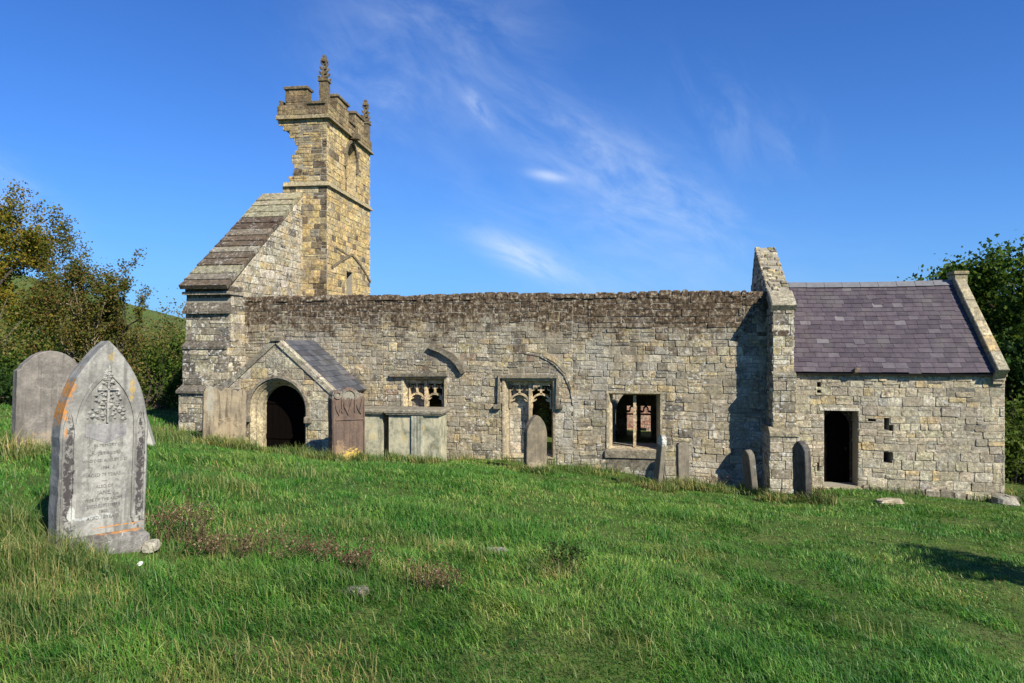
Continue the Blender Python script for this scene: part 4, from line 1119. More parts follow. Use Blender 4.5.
# ------------------------------------------------------------------ gravestones and tombs
def slab(mb, out2d, th, bev=.012, col=(.3, .3, .28), lean_back=0.0, y0=0.0):
    """upright slab from an outline in (x, z): front at -th/2, chamfered arrises"""
    fine = []
    for i in range(len(out2d)):                                       # worn arrises: resample the outline and nibble it
        a, b = out2d[i], out2d[(i + 1) % len(out2d)]; k = max(1, int(math.hypot(b[0] - a[0], b[1] - a[1]) / .07))
        for q in range(k): w_ = .004 if a[1] > 0 else 0; fine.append((a[0] + (b[0] - a[0]) * q / k + rs.uniform(-w_, w_), a[1] + (b[1] - a[1]) * q / k + rs.uniform(-w_, w_)))
    out2d = fine; n = len(out2d); cx = sum(p[0] for p in out2d) / n; cz = sum(p[1] for p in out2d) / n

    def off(d):
        r = []
        for i in range(n):
            a, p, b = out2d[i - 1], out2d[i], out2d[(i + 1) % n]; dx, dz = b[0] - a[0], b[1] - a[1]; l = math.hypot(dx, dz) or 1
            r.append((p[0] - dz / l * d, p[1] + dx / l * d))
        return r
    I = off(bev); vs = []
    for y, o in ((-th / 2, I), (-th / 2 + bev, out2d), (th / 2 - bev, out2d), (th / 2, I)): vs += [(x, y0 + y, z) for x, z in o]
    fs = [list(range(n)), list(range(3 * n, 4 * n))[::-1]]
    for k in range(3):
        for i in range(n): j = (i + 1) % n; fs.append([k * n + i, (k + 1) * n + i, (k + 1) * n + j, k * n + j])
    mb.add(vs, fs, col)


def mirror(half): return half + [(-x, z) for x, z in half[::-1] if abs(x) > 1e-6]     # half runs from bottom right up to the apex -> CCW


def arc(cx, cz, r, a0, a1, n): return [(cx + r * math.cos(R(a0 + (a1 - a0) * i / n)), cz + r * math.sin(R(a0 + (a1 - a0) * i / n))) for i in range(n + 1)]


def text_lines(parent, lines, y, mat, name='inscription'):
    for (s, size, x, z) in lines:
        me_all = MB(); cu_ = bpy.data.curves.new('tmp', 'FONT'); cu_.body = s; cu_.size = size; cu_.align_x = 'CENTER'; cu_.align_y = 'CENTER'; cu_.extrude = .0006; cu_.resolution_u = 2
        o = bpy.data.objects.new('tmp', cu_); me = bpy.data.meshes.new_from_object(o)
        vs = [(x + v.co.x * 1.0, y - v.co.z - .0007, z + v.co.y) for v in me.vertices]; fs = [list(p_.vertices) for p_ in me.polygons]
        if vs: me_all.add(vs, fs, (.05, .05, .05))
        bpy.data.objects.remove(o); bpy.data.curves.remove(cu_); bpy.data.meshes.remove(me)
        if me_all.v: me_all.build(name, mat, parent)


def lettering(name, a, b):
    t = NT(name); o = t.obj(); return t.done(t.mix(t.rng(t.noise(o, 30, 5, .7), .4, .62), a, b), .9)


ORANGE, OCHRE, YELL = (.50, .20, .025), (.42, .27, .05), (.60, .43, .06)
camdir = lambda psi: R(psi) + TH       # rotation about z so that the face's normal stands psi right of the line back to the lens axis


# near headstone
NX, NY = at(97, 545, 4.6).x, 4.6
ns = empty('headstone', (NX, NY, gz(NX, NY) - .02), rot=(R(-1.0), R(2.2), camdir(50))); ns.scale = (.90, 1, 1)
tag(ns, 'tall pointed grey headstone nearest the viewer, orange lichen on its left edge', 'gravestone', 'gravestones around the church')
dark_band = (.040, .035, .036)
gm = grave_material('lichened_headstone', (.315, .305, .275), (.18, .175, .16), .75,
                    [(0, .62, .17, .45, (.45, .435, .38), .35), (-.272, .60, .040, .48, (.045, .038, .040), .92), (.272, .60, .040, .48, (.045, .038, .040), .92), (-.325, 1.12, .04, .13, ORANGE, .9), (-.28, 1.28, .05, .10, ORANGE, .8), (-.21, 1.42, .03, .03, ORANGE, .8), (.10, .215, .24, .006, ORANGE, .8), (-.30, .94, .015, .06, ORANGE, .6), (.19, 1.24, .025, .10, OCHRE, .6), (.02, 1.50, .03, .04, OCHRE, .5),
                     (-.24, .34, .03, .06, (.55, .56, .51), .7), (-.08, .30, .16, .02, (.5, .53, .5), .5)], .30)
mb = MB(); hw, sh, ap = .335, .90, 1.62
out = mirror([(hw, .13), (hw, sh)] + [(p[0], p[1]) for p in arch(0, .2, sh, hw, ap - sh, 9)[3:12]])
slab(mb, out, .20, .010)
mb.build('stone', gm, ns)
# moulded border down each side, carved panel
fr = Frame((0, -.10, 0), (1, 0, 0), (0, 0, 1), (0, -1, 0))
for s_ in (-1, 1):
    mb = MB(); ribbon(mb, fr, [(s_ * .312, .23), (s_ * .312, .98), (s_ * .285, 1.08)], [.016, .016, .006], .010, -.01, (.3, .3, .28)); mb.build('moulding', gm, ns)
    mb = MB(); ribbon(mb, fr, [(s_ * .232, .23), (s_ * .232, .96), (s_ * .262, 1.07)], [.018, .018, .006], .014, -.01, (.3, .3, .28)); mb.build('moulding', gm, ns)
mb = MB(); pan = arch(0, .26, .96, .222, .42, 8); n_ = len(pan)
ribbon(mb, fr, [(p[0] * 1.0, p[1]) for p in pan[1:]] + [pan[0]], .022, .012, -.01, (.3, .3, .28))
mb.build('border', gm, ns)
# carved foliate cross in the head
mb = MB(); cz = 1.02
for i in range(150):                                                  # leaves and berries filling a tapering field
    zz = cz + .37 * rs.random(); x = rs.uniform(-1, 1) * .165 * (1 - (zz - cz) / .40); a = rs.uniform(.010, .022)
    mb.add([fr(x - a, zz, .003), fr(x, zz - a, .003), fr(x + a, zz, .003), fr(x, zz + a, .003), fr(x, zz, rs.uniform(.012, .03))], [[0, 1, 4], [1, 2, 4], [2, 3, 4], [3, 0, 4]], (.3, .3, .28))
ribbon(mb, fr, [(0, 1.0), (0, 1.43)], .016, .020, 0, (.3, .3, .28)); ribbon(mb, fr, [(-.08, 1.25), (.08, 1.25)], .014, .020, 0, (.3, .3, .28))
mb.build('carved_cross', grave_material('carved_relief', (.44, .43, .39), (.24, .23, .21), .3, (), .5), ns)
mb = MB()      # shallow shield panel with the names
sx = [fr(-.155, .99, .003), fr(-.155, .90, .003), fr(0, .845, .003), fr(.155, .90, .003), fr(.155, .99, .003)]
mb.add(sx, [[0, 1, 2, 3, 4]], (.2, .2, .2)); mb.build('shield_panel', grave_material('panel_stone', (.20, .195, .20), (.27, .26, .25), .4, (), .2), ns)
text_lines(ns, [('IN MEMORY OF', .032, .02, .83), ('R. Jameson,', .046, 0, .775), ('WHO DIED AUGUST 31ST', .030, 0, .715), ('1884,', .036, 0, .66), ('AGED 79 YEARS.', .036, 0, .608), ('—', .04, 0, .565), ('ALSO OF', .034, 0, .522), ('JANE,', .044, 0, .474),
                ('WIFE OF THE ABOVE,', .031, 0, .425), ('DIED SEPTEMBER', .034, 0, .378), ('1888,', .034, 0, .335), ('AGED 78 YEARS.', .035, 0, .290)], -.1018, lettering('lead_lettering', (.055, .055, .055), (.19, .185, .17)))
mb = MB(); box(mb, -.37, .37, -.18, .18, -.35, .17, (.2, .19, .17), bev=.05, top=(-.355, .35, -.155, .15))
mb.build('plinth', grave_material('rough_plinth', (.10, .09, .08), (.24, .23, .21), .5, [(.15, .165, .22, .012, ORANGE, .6)], .7, 2.0), ns)

# tall shouldered headstone at the far left
def simple_stone(name, px, py, Y, out2d, th, psi, label, mat, lean=(0, 0), inscr=None, group=None, sink=.25, extra=None):
    p = at(px, py, Y); x, y = p.x, p.y; z = gz(x, y)
    if inscr or extra:
        e = empty(name, (x, y, z), rot=(R(lean[0]), R(lean[1]), camdir(psi))); mb = MB(); slab(mb, out2d, th); mb.build('stone', mat, e)
        if inscr: text_lines(e, inscr, -th / 2 - .0015, lettering('worn_' + name, tuple(x * .45 for x in (.25, .23, .2)), (.2, .185, .165)))
        if extra: extra(e, Frame((0, -th / 2, 0), (1, 0, 0), (0, 0, 1), (0, -1, 0)))
    else:
        mb = MB(); slab(mb, out2d, th); e = mb.build(name, mat); e.location = (x, y, z); e.rotation_euler = (R(lean[0]), R(lean[1]), camdir(psi))
    tag(e, label, 'gravestone', 'gravestones around the church'); return e


h = .40
out = mirror([(h, -.3), (h, 1.12), (h - .04, 1.14), (h - .07, 1.20)] + arc(0, 1.02, .36, 35, 90, 6))
simple_stone('headstone', 47, 449, 8.1, out, .15, 55, 'weathered brown grey headstone with a rounded shouldered top, half behind the pointed one', grave_material('brown_headstone', (.235, .21, .18), (.15, .135, .12), .6, [(.0, .16, .35, .16, (.34, .26, .17), .6)], .14),
             (0, 1.5), [('IN MEMORY', .06, .0, 1.19), ('OF MARY', .06, .02, 1.10), ('ANN WIFE OF', .06, 0, 1.00), ('THOMAS', .055, .02, .91), ('WHO DIED', .05, -.05, .83), ('AGED 61 YEARS', .045, .02, .75)])
# edge-on pale stone behind it
out = mirror([(.26, -.3), (.26, .75)] + arc(0, .75, .26, 20, 90, 4))
simple_stone('headstone', 152, 430, 11.5, out, .09, 114, 'thin pale headstone seen edge on, leaning behind the pointed one', grave_material('pale_edge_stone', (.42, .41, .36), (.34, .33, .29), .2), (-15, 0))
# pale brown twin-lobed stone by the porch
h = .46
out = mirror([(h, -.4), (h, 1.22), (h - .03, 1.27), (h - .10, 1.30), (h - .17, 1.26)] + [(.18, 1.28), (.09, 1.36), (0, 1.38)])
out = [(-h, -.4), (h, -.4), (h, 1.22), (h - .04, 1.31), (h - .14, 1.33), (h - .2, 1.29), (.10, 1.36), (-.02, 1.38), (-.10, 1.30), (-.20, 1.38), (-.33, 1.42), (-.42, 1.38), (-h, 1.28)]
simple_stone('headstone', 224, 440, 14.4, out, .16, 30, 'pale tan streaked headstone with a worn lobed top, left of the porch', grave_material('tan_headstone', (.19, .155, .11), (.29, .235, .155), .95, [(-.32, 1.1, .10, .5, (.30, .30, .25), .6), (.05, .4, .3, .35, (.36, .28, .17), .6)], .15), (0, 1))
# dark red-brown stone with carved top
h = .40


def carved_top(e, fr):
    mb = MB(); cm = (.10, .07, .055)
    ribbon(mb, fr, arc(-.27, 1.52, .075, 0, 360, 10)[:-1], .045, .03, -.01, cm, closed=True)
    ribbon(mb, fr, [(-.16, 1.12), (-.17, 1.42)] + arc(0.0, 1.46, .165, 175, 5, 8) + [(.16, 1.40), (.14, 1.12)], .04, .03, -.01, cm)
    ribbon(mb, fr, [(-.14, 1.45), (-.10, 1.25), (-.02, 1.08), (.04, 1.25), (.08, 1.42)], [.03, .05, .07, .05, .03], .03, -.01, cm)
    ribbon(mb, fr, [(.17, 1.40), (.22, 1.2), (.27, 1.08), (.32, 1.3), (.34, 1.44)], [.03, .05, .07, .05, .03], .03, -.01, cm)
    ribbon(mb, fr, [(-.33, 1.38), (-.29, 1.2), (-.24, 1.08), (-.20, 1.2)], [.03, .05, .06, .04], .03, -.01, cm)
    ribbon(mb, fr, [(-.33, .97), (.36, .94)], .03, .025, -.01, cm); ribbon(mb, fr, [(-.36, .1), (-.36, 1.4)], .05, .02, -.01, cm); ribbon(mb, fr, [(.37, .1), (.37, 1.35)], .03, .02, -.01, cm)
    mb.build('carving', grave_material('red_carving', (.17, .115, .085), (.11, .08, .065), .4, [(0, 1.5, .5, .12, (.25, .25, .2), .5)], .15), e)


out = [(-h, -.4), (h, -.4), (h, 1.38)] + arc(.29, 1.42, .11, 0, 100, 5) + arc(.02, 1.48, .19, 50, 150, 8) + arc(-.27, 1.50, .12, 60, 185, 6) + [(-h, 1.44)]
simple_stone('headstone', 347, 462, 14.6, out, .22, 40, 'dark red brown headstone with a carved lobed top and yellow lichen at its foot', grave_material('red_headstone', (.155, .105, .078), (.11, .08, .065), .55, [(.05, .12, .28, .20, (.50, .36, .08), .9), (-.25, .25, .2, .25, (.36, .25, .13), .5), (0, 1.52, .5, .12, (.27, .27, .21), .7)], .12), (0, -.5), extra=carved_top)
# the pointed dark stone in front of the two-light window
h = .29
out = mirror([(h, -.4), (h, .82)] + [p for p in arch(0, 0, .82, h, .48, 7)[3:10]])
simple_stone('headstone', 535, 470, 16.0, out, .15, 33, 'grey brown headstone with a pointed arched top before the middle window', grave_material('grey_headstone', (.20, .165, .115), (.125, .108, .08), .5, [(.0, .1, .3, .15, (.35, .30, .2), .6)], .12), (0, 1))
# narrow leaning ones
out = mirror([(.19, -.4), (.19, 1.06)] + arc(0, 1.06, .19, 15, 90, 5))
simple_stone('headstone', 657, 489, 15.7, out, .11, -86, 'narrow headstone seen edge on with a white lichened top, leaning right of the open window', grave_material('edge_headstone', (.22, .19, .14), (.15, .135, .10), .4, [(0, 1.12, .5, .13, (.55, .56, .5), .8)], .3), (-6, 0))
out = mirror([(.16, -.4), (.16, 1.0), (.12, 1.06)] + [(0, 1.08)])
simple_stone('headstone', 683, 481, 17.4, out, .12, 20, 'small grey headstone standing flush against the nave wall', grave_material('wall_headstone', (.19, .165, .125), (.13, .115, .09), .5, (), .2), (-3, 1))
out = mirror([(.20, -.4), (.20, .84)] + [(.18, .95), (.12, 1.0), (.06, 1.03), (0, 1.04)])
simple_stone('headstone', 752, 487, 17.0, out, .15, -84, 'headstone with a sunlit edge standing in the shadow of the buttress', grave_material('shadow_headstone', (.17, .15, .115), (.12, .11, .09), .4), (6, 0))
out = mirror([(.25, -.4), (.25, 1.16), (.15, 1.27), (0, 1.35)])
simple_stone('headstone', 803, 500, 15.7, out, .15, -82, 'peaked headstone with shade painted into its colour left of the chancel doorway', grave_material('shaded_headstone', (.055, .052, .047), (.12, .112, .10), .5, (), .08), (2, 0))  # near-black base colour carries the shade of its left face


# chest tombs before the first window
def chest_tomb(pl, pr, pyt, Yf, depth, pil, label):
    xl, xr = at(pl, 0, Yf).x, at(pr, 0, Yf).x; zt = at((pl + pr) / 2, pyt, Yf).z; xm = (xl + xr) / 2; g = gz(xm, Yf)
    e = empty('chest_tomb', (xm, Yf + depth / 2, g)); tag(e, label, 'tomb', 'chest tombs before the nave wall')
    hw = (xr - xl) / 2; hd = depth / 2; z1 = zt - g
    mb = MB(); box(mb, -hw - .04, hw + .03, -hd - .05, hd + .05, z1 - .085, z1, (.22, .21, .175), bev=.03); box(mb, -hw - .0, hw + .0, -hd - .03, hd + .03, z1 - .125, z1 - .087, (.2, .19, .16)); mb.build('ledger_slab', M['trim'], e)
    mb = MB(); box(mb, -hw + .06, hw - .06, -hd + .04, hd - .04, -.4, z1 - .127, (.40, .385, .315)); mb.build('chest', TM, e)
    for a, b in pil:
        u0, u1 = at(a, 0, Yf).x - xm, at(b, 0, Yf).x - xm; mb = MB(); n = 4; w_ = (u1 - u0) / n
        box(mb, u0, u1, -hd + .005, -hd + .06, -.4, z1 - .127, (.37, .37, .33))
        for i in range(n): box(mb, u0 + i * w_ + .012, u0 + (i + 1) * w_ - .012, -hd - .012, -hd + .02, .02, z1 - .16, (.42, .42, .37), bev=.008)
        mb.build('pilaster', TM, e)
    return e


t = NT('tomb_limestone'); p = t.pos(); c = t.attr()
c = t.mix(1.0, c, t.ramp(t.noise(p, 4, 6, .7), [(.34, (.42, .44, .36)), (.5, (.95, .93, .80)), (.66, (1.3, 1.2, .92))]), 'MULTIPLY')
c = t.mix(t.math('MULTIPLY', t.rng(t.noise(p, 2.2, 6, .65, stretch=(2.5, 2.5, .5)), .52, .64), .6), c, (.16, .15, .11)); c = t.mix(t.math('MULTIPLY', t.rng(t.noise(p, 3.1, 6, .7), .58, .66), .5), c, (.45, .34, .13))
TM = t.done(c, .9, t.bump(t.noise(p, 25, 5, .7), .6, .015))
chest_tomb(313, 384, 408.5, 16.4, .8, [(313.5, 322)], 'low grey chest tomb half hidden behind the dark red brown headstone')
chest_tomb(386, 441, 409.8, 16.35, .8, [(411, 423)], 'pale chest tomb with a fluted pilaster below the first window')


# loose stones
def lump(name, px, py, Y, sx, sy, sz, label, col, seed, cat='stone', up=0.0):
    p = at(px, py, Y); x, y = p.x, p.y; rr = random.Random(seed); mb = MB(); vs, fs = [], []; nu, nv = 10, 6
    for j in range(nv + 1):
        for i in range(nu):
            a = 2 * math.pi * i / nu; b = -math.pi / 2 + math.pi * j / nv; k = rr.uniform(.82, 1.12); f = lambda q: math.copysign(abs(q) ** .6, q)
            vs.append((sx * k * f(math.cos(b)) * f(math.cos(a)), sy * k * f(math.cos(b)) * f(math.sin(a)), sz * f(math.sin(b)) * rr.uniform(.9, 1.1)))
    for j in range(nv):
        for i in range(nu): fs.append([j * nu + i, j * nu + (i + 1) % nu, (j + 1) * nu + (i + 1) % nu, (j + 1) * nu + i])
    mb.add(vs, fs, col); o = mb.build(name, M['clean']); o.location = (x, y, gz(x, y) + up); o.rotation_euler = (rr.uniform(-.1, .1), rr.uniform(-.1, .1), rr.uniform(-.4, .4)); tag(o, label, cat); return o


lump('loose_stone', 151, 547, 4.75, .055, .07, .045, 'small white stone beside the foot of the pointed headstone', (.5, .51, .46), 3, up=.05)
lump('loose_stone', 62, 549, 4.5, .13, .1, .06, 'grey stone in the grass at the left foot of the pointed headstone', (.3, .29, .27), 4, up=.02)
lump('flat_stone', 889, 508, 15.6, .28, .2, .06, 'flat pale slab lying in the grass before the chancel doorway', (.42, .37, .27), 5, up=.07)
lump('fallen_block', 1004, 500, 17.55, .26, .22, .16, 'squared stone block lying at the right end of the chancel wall', (.27, .27, .24), 6, up=.06)
lump('sunken_stone', 495, 606, 6.5, .13, .06, .03, 'half buried grey stone in the open grass', (.30, .27, .26), 8, up=.015)
lump('sunken_stone', 352, 655, 4.6, .13, .07, .04, 'half buried dark stone in the foreground grass', (.2, .18, .17), 9, up=.01)


# ------------------------------------------------------------------ trees and shrubs
def leaf_cloud(name, pts, size, mat, parent=None, rng=None, droop=.2, aspect=1.5):
    """pts (n,3) leaf centres -> small folded diamond leaves"""
    n = len(pts); rng = rng or np.random.default_rng(1)
    d = rng.normal(size=(n, 3)); d[:, 2] -= droop; d /= np.linalg.norm(d, axis=1)[:, None]
    q = rng.normal(size=(n, 3)); s = np.cross(d, q); s /= np.linalg.norm(s, axis=1)[:, None]
    L = (size * rng.uniform(.6, 1.4, n))[:, None]; Wd = L / aspect / 2
    v = np.stack([pts - d * L / 2, pts + s * Wd, pts + d * L / 2, pts - s * Wd], 1).reshape(-1, 3)
    me = np_mesh(name, v, 4 * n, np.arange(4 * n), np.full(n, 4), [mat]); return link(name, me, parent, parent is not None)


def make_tree(name, base, height, label, cat, leafmat, bark, seed, levels=4, trunk_r=.18, spread=.55, n_leaf=25000, leaf=.14, clump=.45, lean=(0, 0), stems=1, bare=.25, kids=(5, 5, 4), first=.3, group=None, crown_scale=1.0, twig_n=5, bend=.22, top=None, rad_m=None):
    rr = random.Random(seed); npr = np.random.default_rng(seed); tb = MB(); tips = []

    def grow(p, d, L, r, lv):
        nseg = 5 if lv < 2 else 4; pts, rad = [p.copy()], [r]
        for i in range(nseg):
            d = (d + Vector((rr.gauss(0, bend), rr.gauss(0, bend), rr.gauss(0, bend * .6) + .06))).normalized(); p = p + d * (L / nseg); pts.append(p.copy()); rad.append(r * (1 - .62 * (i + 1) / nseg))
        tube(tb, pts, rad, 6 if lv < 2 else 4 if lv < 3 else 3)
        if lv >= levels - 1:
            tips.extend(pts[1:]); return
        if lv == levels - 2: tips.extend(pts[3:])
        k = kids[min(lv, len(kids) - 1)]
        for c in range(k):
            f = first + (1 - first) * (c + rr.random()) / k if lv == 0 else rr.uniform(.25, 1)
            i = min(int(f * nseg), nseg - 1); q = pts[i].lerp(pts[i + 1], f * nseg - i)
            ax = Vector((rr.gauss(0, 1), rr.gauss(0, 1), rr.gauss(0, .35))).normalized(); nd = (d * (1 - spread) + ax * spread * 1.25 + Vector((0, 0, .1))).normalized()
            grow(q, nd, L * rr.uniform(.48, .72), rad[i] * .62, lv + 1)
    e = empty(name, base); tag(e, label, cat, group or 'trees around the church')
    for s_ in range(stems):
        d0 = Vector((lean[0] + (rr.gauss(0, .3) if stems > 1 else 0), lean[1] + (rr.gauss(0, .3) if stems > 1 else 0), 1)).normalized()
        grow(Vector(base) + Vector((rr.gauss(0, .15), rr.gauss(0, .15), -.2)) * (1 if stems > 1 else .3), d0, height * .62 * rr.uniform(.8, 1.05), trunk_r * (1 if stems == 1 else .6), 0)
    T = np.array([tuple(p) for p in tips]); B = np.array(base); rel = T - B
    kz = height / np.percentile(rel[:, 2], 99.0); kr = (rad_m / np.percentile(np.hypot(rel[:, 0] - np.median(rel[:, 0]), rel[:, 1] - np.median(rel[:, 1])), 93)) if rad_m else kz
    S = np.array([kr, kr, kz]); T = B + rel * S; tb.v = [tuple(B + (np.array(v) - B) * S) for v in tb.v]
    tb.build('trunk', bark, e, keep_world=True); keep = npr.random(len(T)) > bare; T = T[keep]
    if n_leaf:
        per = max(1, n_leaf // len(T)); P = np.repeat(T, per, 0) + npr.normal(size=(len(T) * per, 3)) * clump * np.array([1, 1, .75]) * npr.uniform(.35, 1, (len(T) * per, 1))
        leaf_cloud('crown', P, leaf, leafmat, e, npr)
    return e


def make_bush(name, base, rx, ry, rz, label, leafmat, bark, seed, n=9000, leaf=.11, cat='bush', group=None, lumps=9, twigs=40, shell=.55):
    """shrub: stems fanning from the ground into several leafy lumps of different size"""
    rr = random.Random(seed); npr = np.random.default_rng(seed); e = empty(name, base); tag(e, label, cat, group or 'bushes around the churchyard'); tb = MB(); P = []
    b = Vector(base)
    for k in range(lumps):
        a = rr.uniform(0, 6.283); q = math.sqrt(rr.random()); c = b + Vector((rx * .8 * q * math.cos(a), ry * .8 * q * math.sin(a), rz * rr.uniform(.2, 1.0) * (1 - .45 * q)))
        s_ = rr.uniform(.28, .5); m = n // lumps; d = npr.normal(size=(m, 3)); d /= np.linalg.norm(d, axis=1)[:, None]; r_ = npr.uniform(0, 1, (m, 1)) ** shell * (1 + .35 * npr.normal(size=(m, 1)).clip(-1.5, 1.5))
        P.append(np.array(c) + d * r_ * np.array([rx * s_ * 1.1, ry * s_ * 1.1, rz * s_ * .8]))
        for t_ in range(max(1, twigs // lumps)):
            tip = c + Vector((rr.gauss(0, rx * .22), rr.gauss(0, ry * .22), rr.gauss(0, rz * .14))); mid = b.lerp(tip, .5) + Vector((rr.gauss(0, .12), rr.gauss(0, .12), .1))
            tube(tb, [b + Vector((rr.gauss(0, rx * .35), rr.gauss(0, ry * .35), -.15)), mid, tip], [.03, .018, .006], 4)
    tb.build('stems', bark, e, keep_world=True); P = np.concatenate(P); zf = zg(P[:, 0], P[:, 1]); P = P[P[:, 2] > zf + .02]
    leaf_cloud('foliage', P, leaf, leafmat, e, npr); return e


BK = bark_material('grey_bark', (.10, .085, .065), (.24, .21, .165)); BKD = bark_material('dark_bark', (.035, .028, .022), (.085, .07, .055)); BKR = bark_material('pale_stem_bark', (.20, .16, .11), (.38, .32, .24))
LV = {
    'autumn': leaf_material('autumn_leaves', [(0, (.075, .105, .012)), (.35, (.15, .155, .018)), (.6, (.20, .16, .020)), (.8, (.20, .11, .020)), (1, (.28, .24, .03))]),
    'hawthorn': leaf_material('hawthorn_leaves', [(0, (.055, .080, .014)), (.45, (.11, .125, .022)), (.7, (.15, .12, .028)), (.88, (.15, .07, .025)), (1, (.20, .18, .05))]),
    'scrub': leaf_material('scrub_leaves', [(0, (.07, .085, .016)), (.4, (.14, .135, .030)), (.65, (.19, .155, .045)), (.85, (.20, .13, .06)), (1, (.12, .17, .03))]),
    'dark': leaf_material('dark_green_leaves', [(0, (.012, .030, .008)), (.5, (.025, .055, .012)), (.8, (.04, .08, .016)), (1, (.075, .11, .025))]),
    'green': leaf_material('mid_green_leaves', [(0, (.025, .055, .009)), (.5, (.050, .095, .014)), (.82, (.085, .13, .020)), (1, (.16, .20, .035))]),
    'bright': leaf_material('bright_green_leaves', [(0, (.04, .075, .012)), (.5, (.07, .11, .02)), (1, (.13, .16, .035))]),
}


def gp(px, Y): p = at(px, CY, Y); return (p.x, p.y, gz(p.x, p.y))


def tp(px, py, Y): b = gp(px, Y); return b, at(px, py, Y).z - b[2]


# right of the chancel
b, h = tp(1048, 266, 27); make_tree('broadleaf_tree', b, h, 'dark dense tree close behind the chancel gable', 'tree', LV['green'], BKD, 11, 4, .32, .62, 60000, .15, .42, kids=(10, 5, 4), first=.08, bare=.05, rad_m=3.0)
b, h = tp(1116, 258, 25); make_tree('broadleaf_tree', b, h, 'tall dark tree at the right edge of the photo', 'tree', LV['dark'], BKD, 12, 4, .32, .62, 52000, .15, .45, kids=(10, 5, 4), first=.06, bare=.05, rad_m=3.8)
b, h = tp(986, 272, 31); make_tree('broadleaf_tree', b, h, 'tree whose crown shows just above the slate roof', 'tree', LV['green'], BKD, 13, 4, .28, .62, 20000, .14, .34, kids=(9, 5, 4), first=.12, bare=.05, rad_m=1.15)
b = gp(1034, 23); make_bush('bramble_bush', b, 1.5, 1.3, 2.6, 'bright green bush filling the corner right of the chancel', LV['bright'], BKD, 14, 9000, .12)
b = gp(1050, 29); make_bush('thicket', b, 3.4, 2.0, 4.2, 'dark thicket under the trees behind the chancel', LV['dark'], BKD, 15, 16000, .14)
# beyond the frame on the right: the small tree whose shade lies on the grass
b = (7.85, 6.3, gz(7.85, 6.3)); make_tree('yew_tree', b, 3.7, 'small dark tree outside the frame on the right that shades the grass', 'tree', LV['dark'], BKD, 16, 4, .14, .6, 4200, .12, .26, kids=(8, 4, 4), first=.45, bare=.1, rad_m=.7)
# left
b, h = tp(6, 196, 27); make_tree('autumn_tree', b, h, 'tall autumn tree turning yellow brown at the left edge', 'tree', LV['autumn'], BKD, 21, 4, .22, .6, 40000, .12, .30, kids=(10, 5, 4), first=.12, bare=.12, rad_m=2.3)
b, h = tp(46, 226, 28); make_tree('autumn_tree', b, h, 'thin half bare tree with reddish twigs right of the tall autumn tree', 'tree', LV['hawthorn'], BKD, 22, 4, .12, .6, 9500, .10, .2, kids=(9, 5, 4), first=.2, bare=.25, rad_m=1.25)
b, h = tp(92, 255, 22); make_tree('hawthorn_tree', b, h, 'open hawthorn with many thin pale stems behind the headstones', 'tree', LV['hawthorn'], BKR, 23, 4, .12, .6, 14000, .08, .17, stems=3, kids=(5, 4, 4), first=.35, bare=.2, rad_m=1.05)
b, h = tp(118, 262, 23); make_tree('hawthorn_tree', b, h, 'straggly hawthorn leaning right with bare branch ends', 'tree', LV['hawthorn'], BKD, 24, 4, .10, .66, 8000, .08, .14, lean=(.3, 0), kids=(6, 5, 4), first=.4, bare=.3, rad_m=1.15)
hz = [(8, 19, 2.0, 2.2, 'dark', 'dark green bush behind the shouldered headstone', 7000), (45, 22, 2.2, 2.9, 'green', 'green bush under the tall autumn tree', 8000), (85, 23, 2.2, 3.3, 'scrub', 'brown scrub around the pale hawthorn stems', 8000), (125, 25, 2.4, 3.8, 'scrub', 'olive scrub behind the thin pale headstone', 9000),
      (160, 24, 1.7, 3.1, 'green', 'green bush nearest the church corner', 7000), (178, 29, 2.2, 4.0, 'scrub', 'brownish bush just left of the west gable', 7000), (-30, 21, 2.6, 3.6, 'scrub', 'tangled brown bush at the left edge', 9000), (65, 30, 3.0, 4.6, 'scrub', 'taller scrub on the bank under the hill', 10000),
      (150, 33, 3.4, 4.3, 'scrub', 'wide rust coloured scrub below the green hill', 10000), (20, 27, 2.6, 4.4, 'green', 'tall green bush beside the autumn tree trunk', 9000), (105, 20.5, 1.3, 1.5, 'green', 'low green bush behind the top of the pointed headstone', 4500)]
for i, (px, Y, r_, hh, lf, lab, n) in enumerate(hz):
    make_bush('hedge_bush', gp(px, Y), r_, r_ * .8, hh, lab, LV[lf], BK if lf == 'scrub' else BKD, 40 + i, n, .10, twigs=60 if lf == 'scrub' else 30)
# ivy inside the middle window
iv = np.random.default_rng(5); c = at(545, 418, W + .55); P = np.array(c) + iv.normal(size=(220, 3)) * np.array([.10, .06, .22])
o = leaf_cloud('ivy', P, .07, LV['bright'], None, iv); tag(o, 'green ivy sprouting inside the dark right light of the middle window', 'plant')


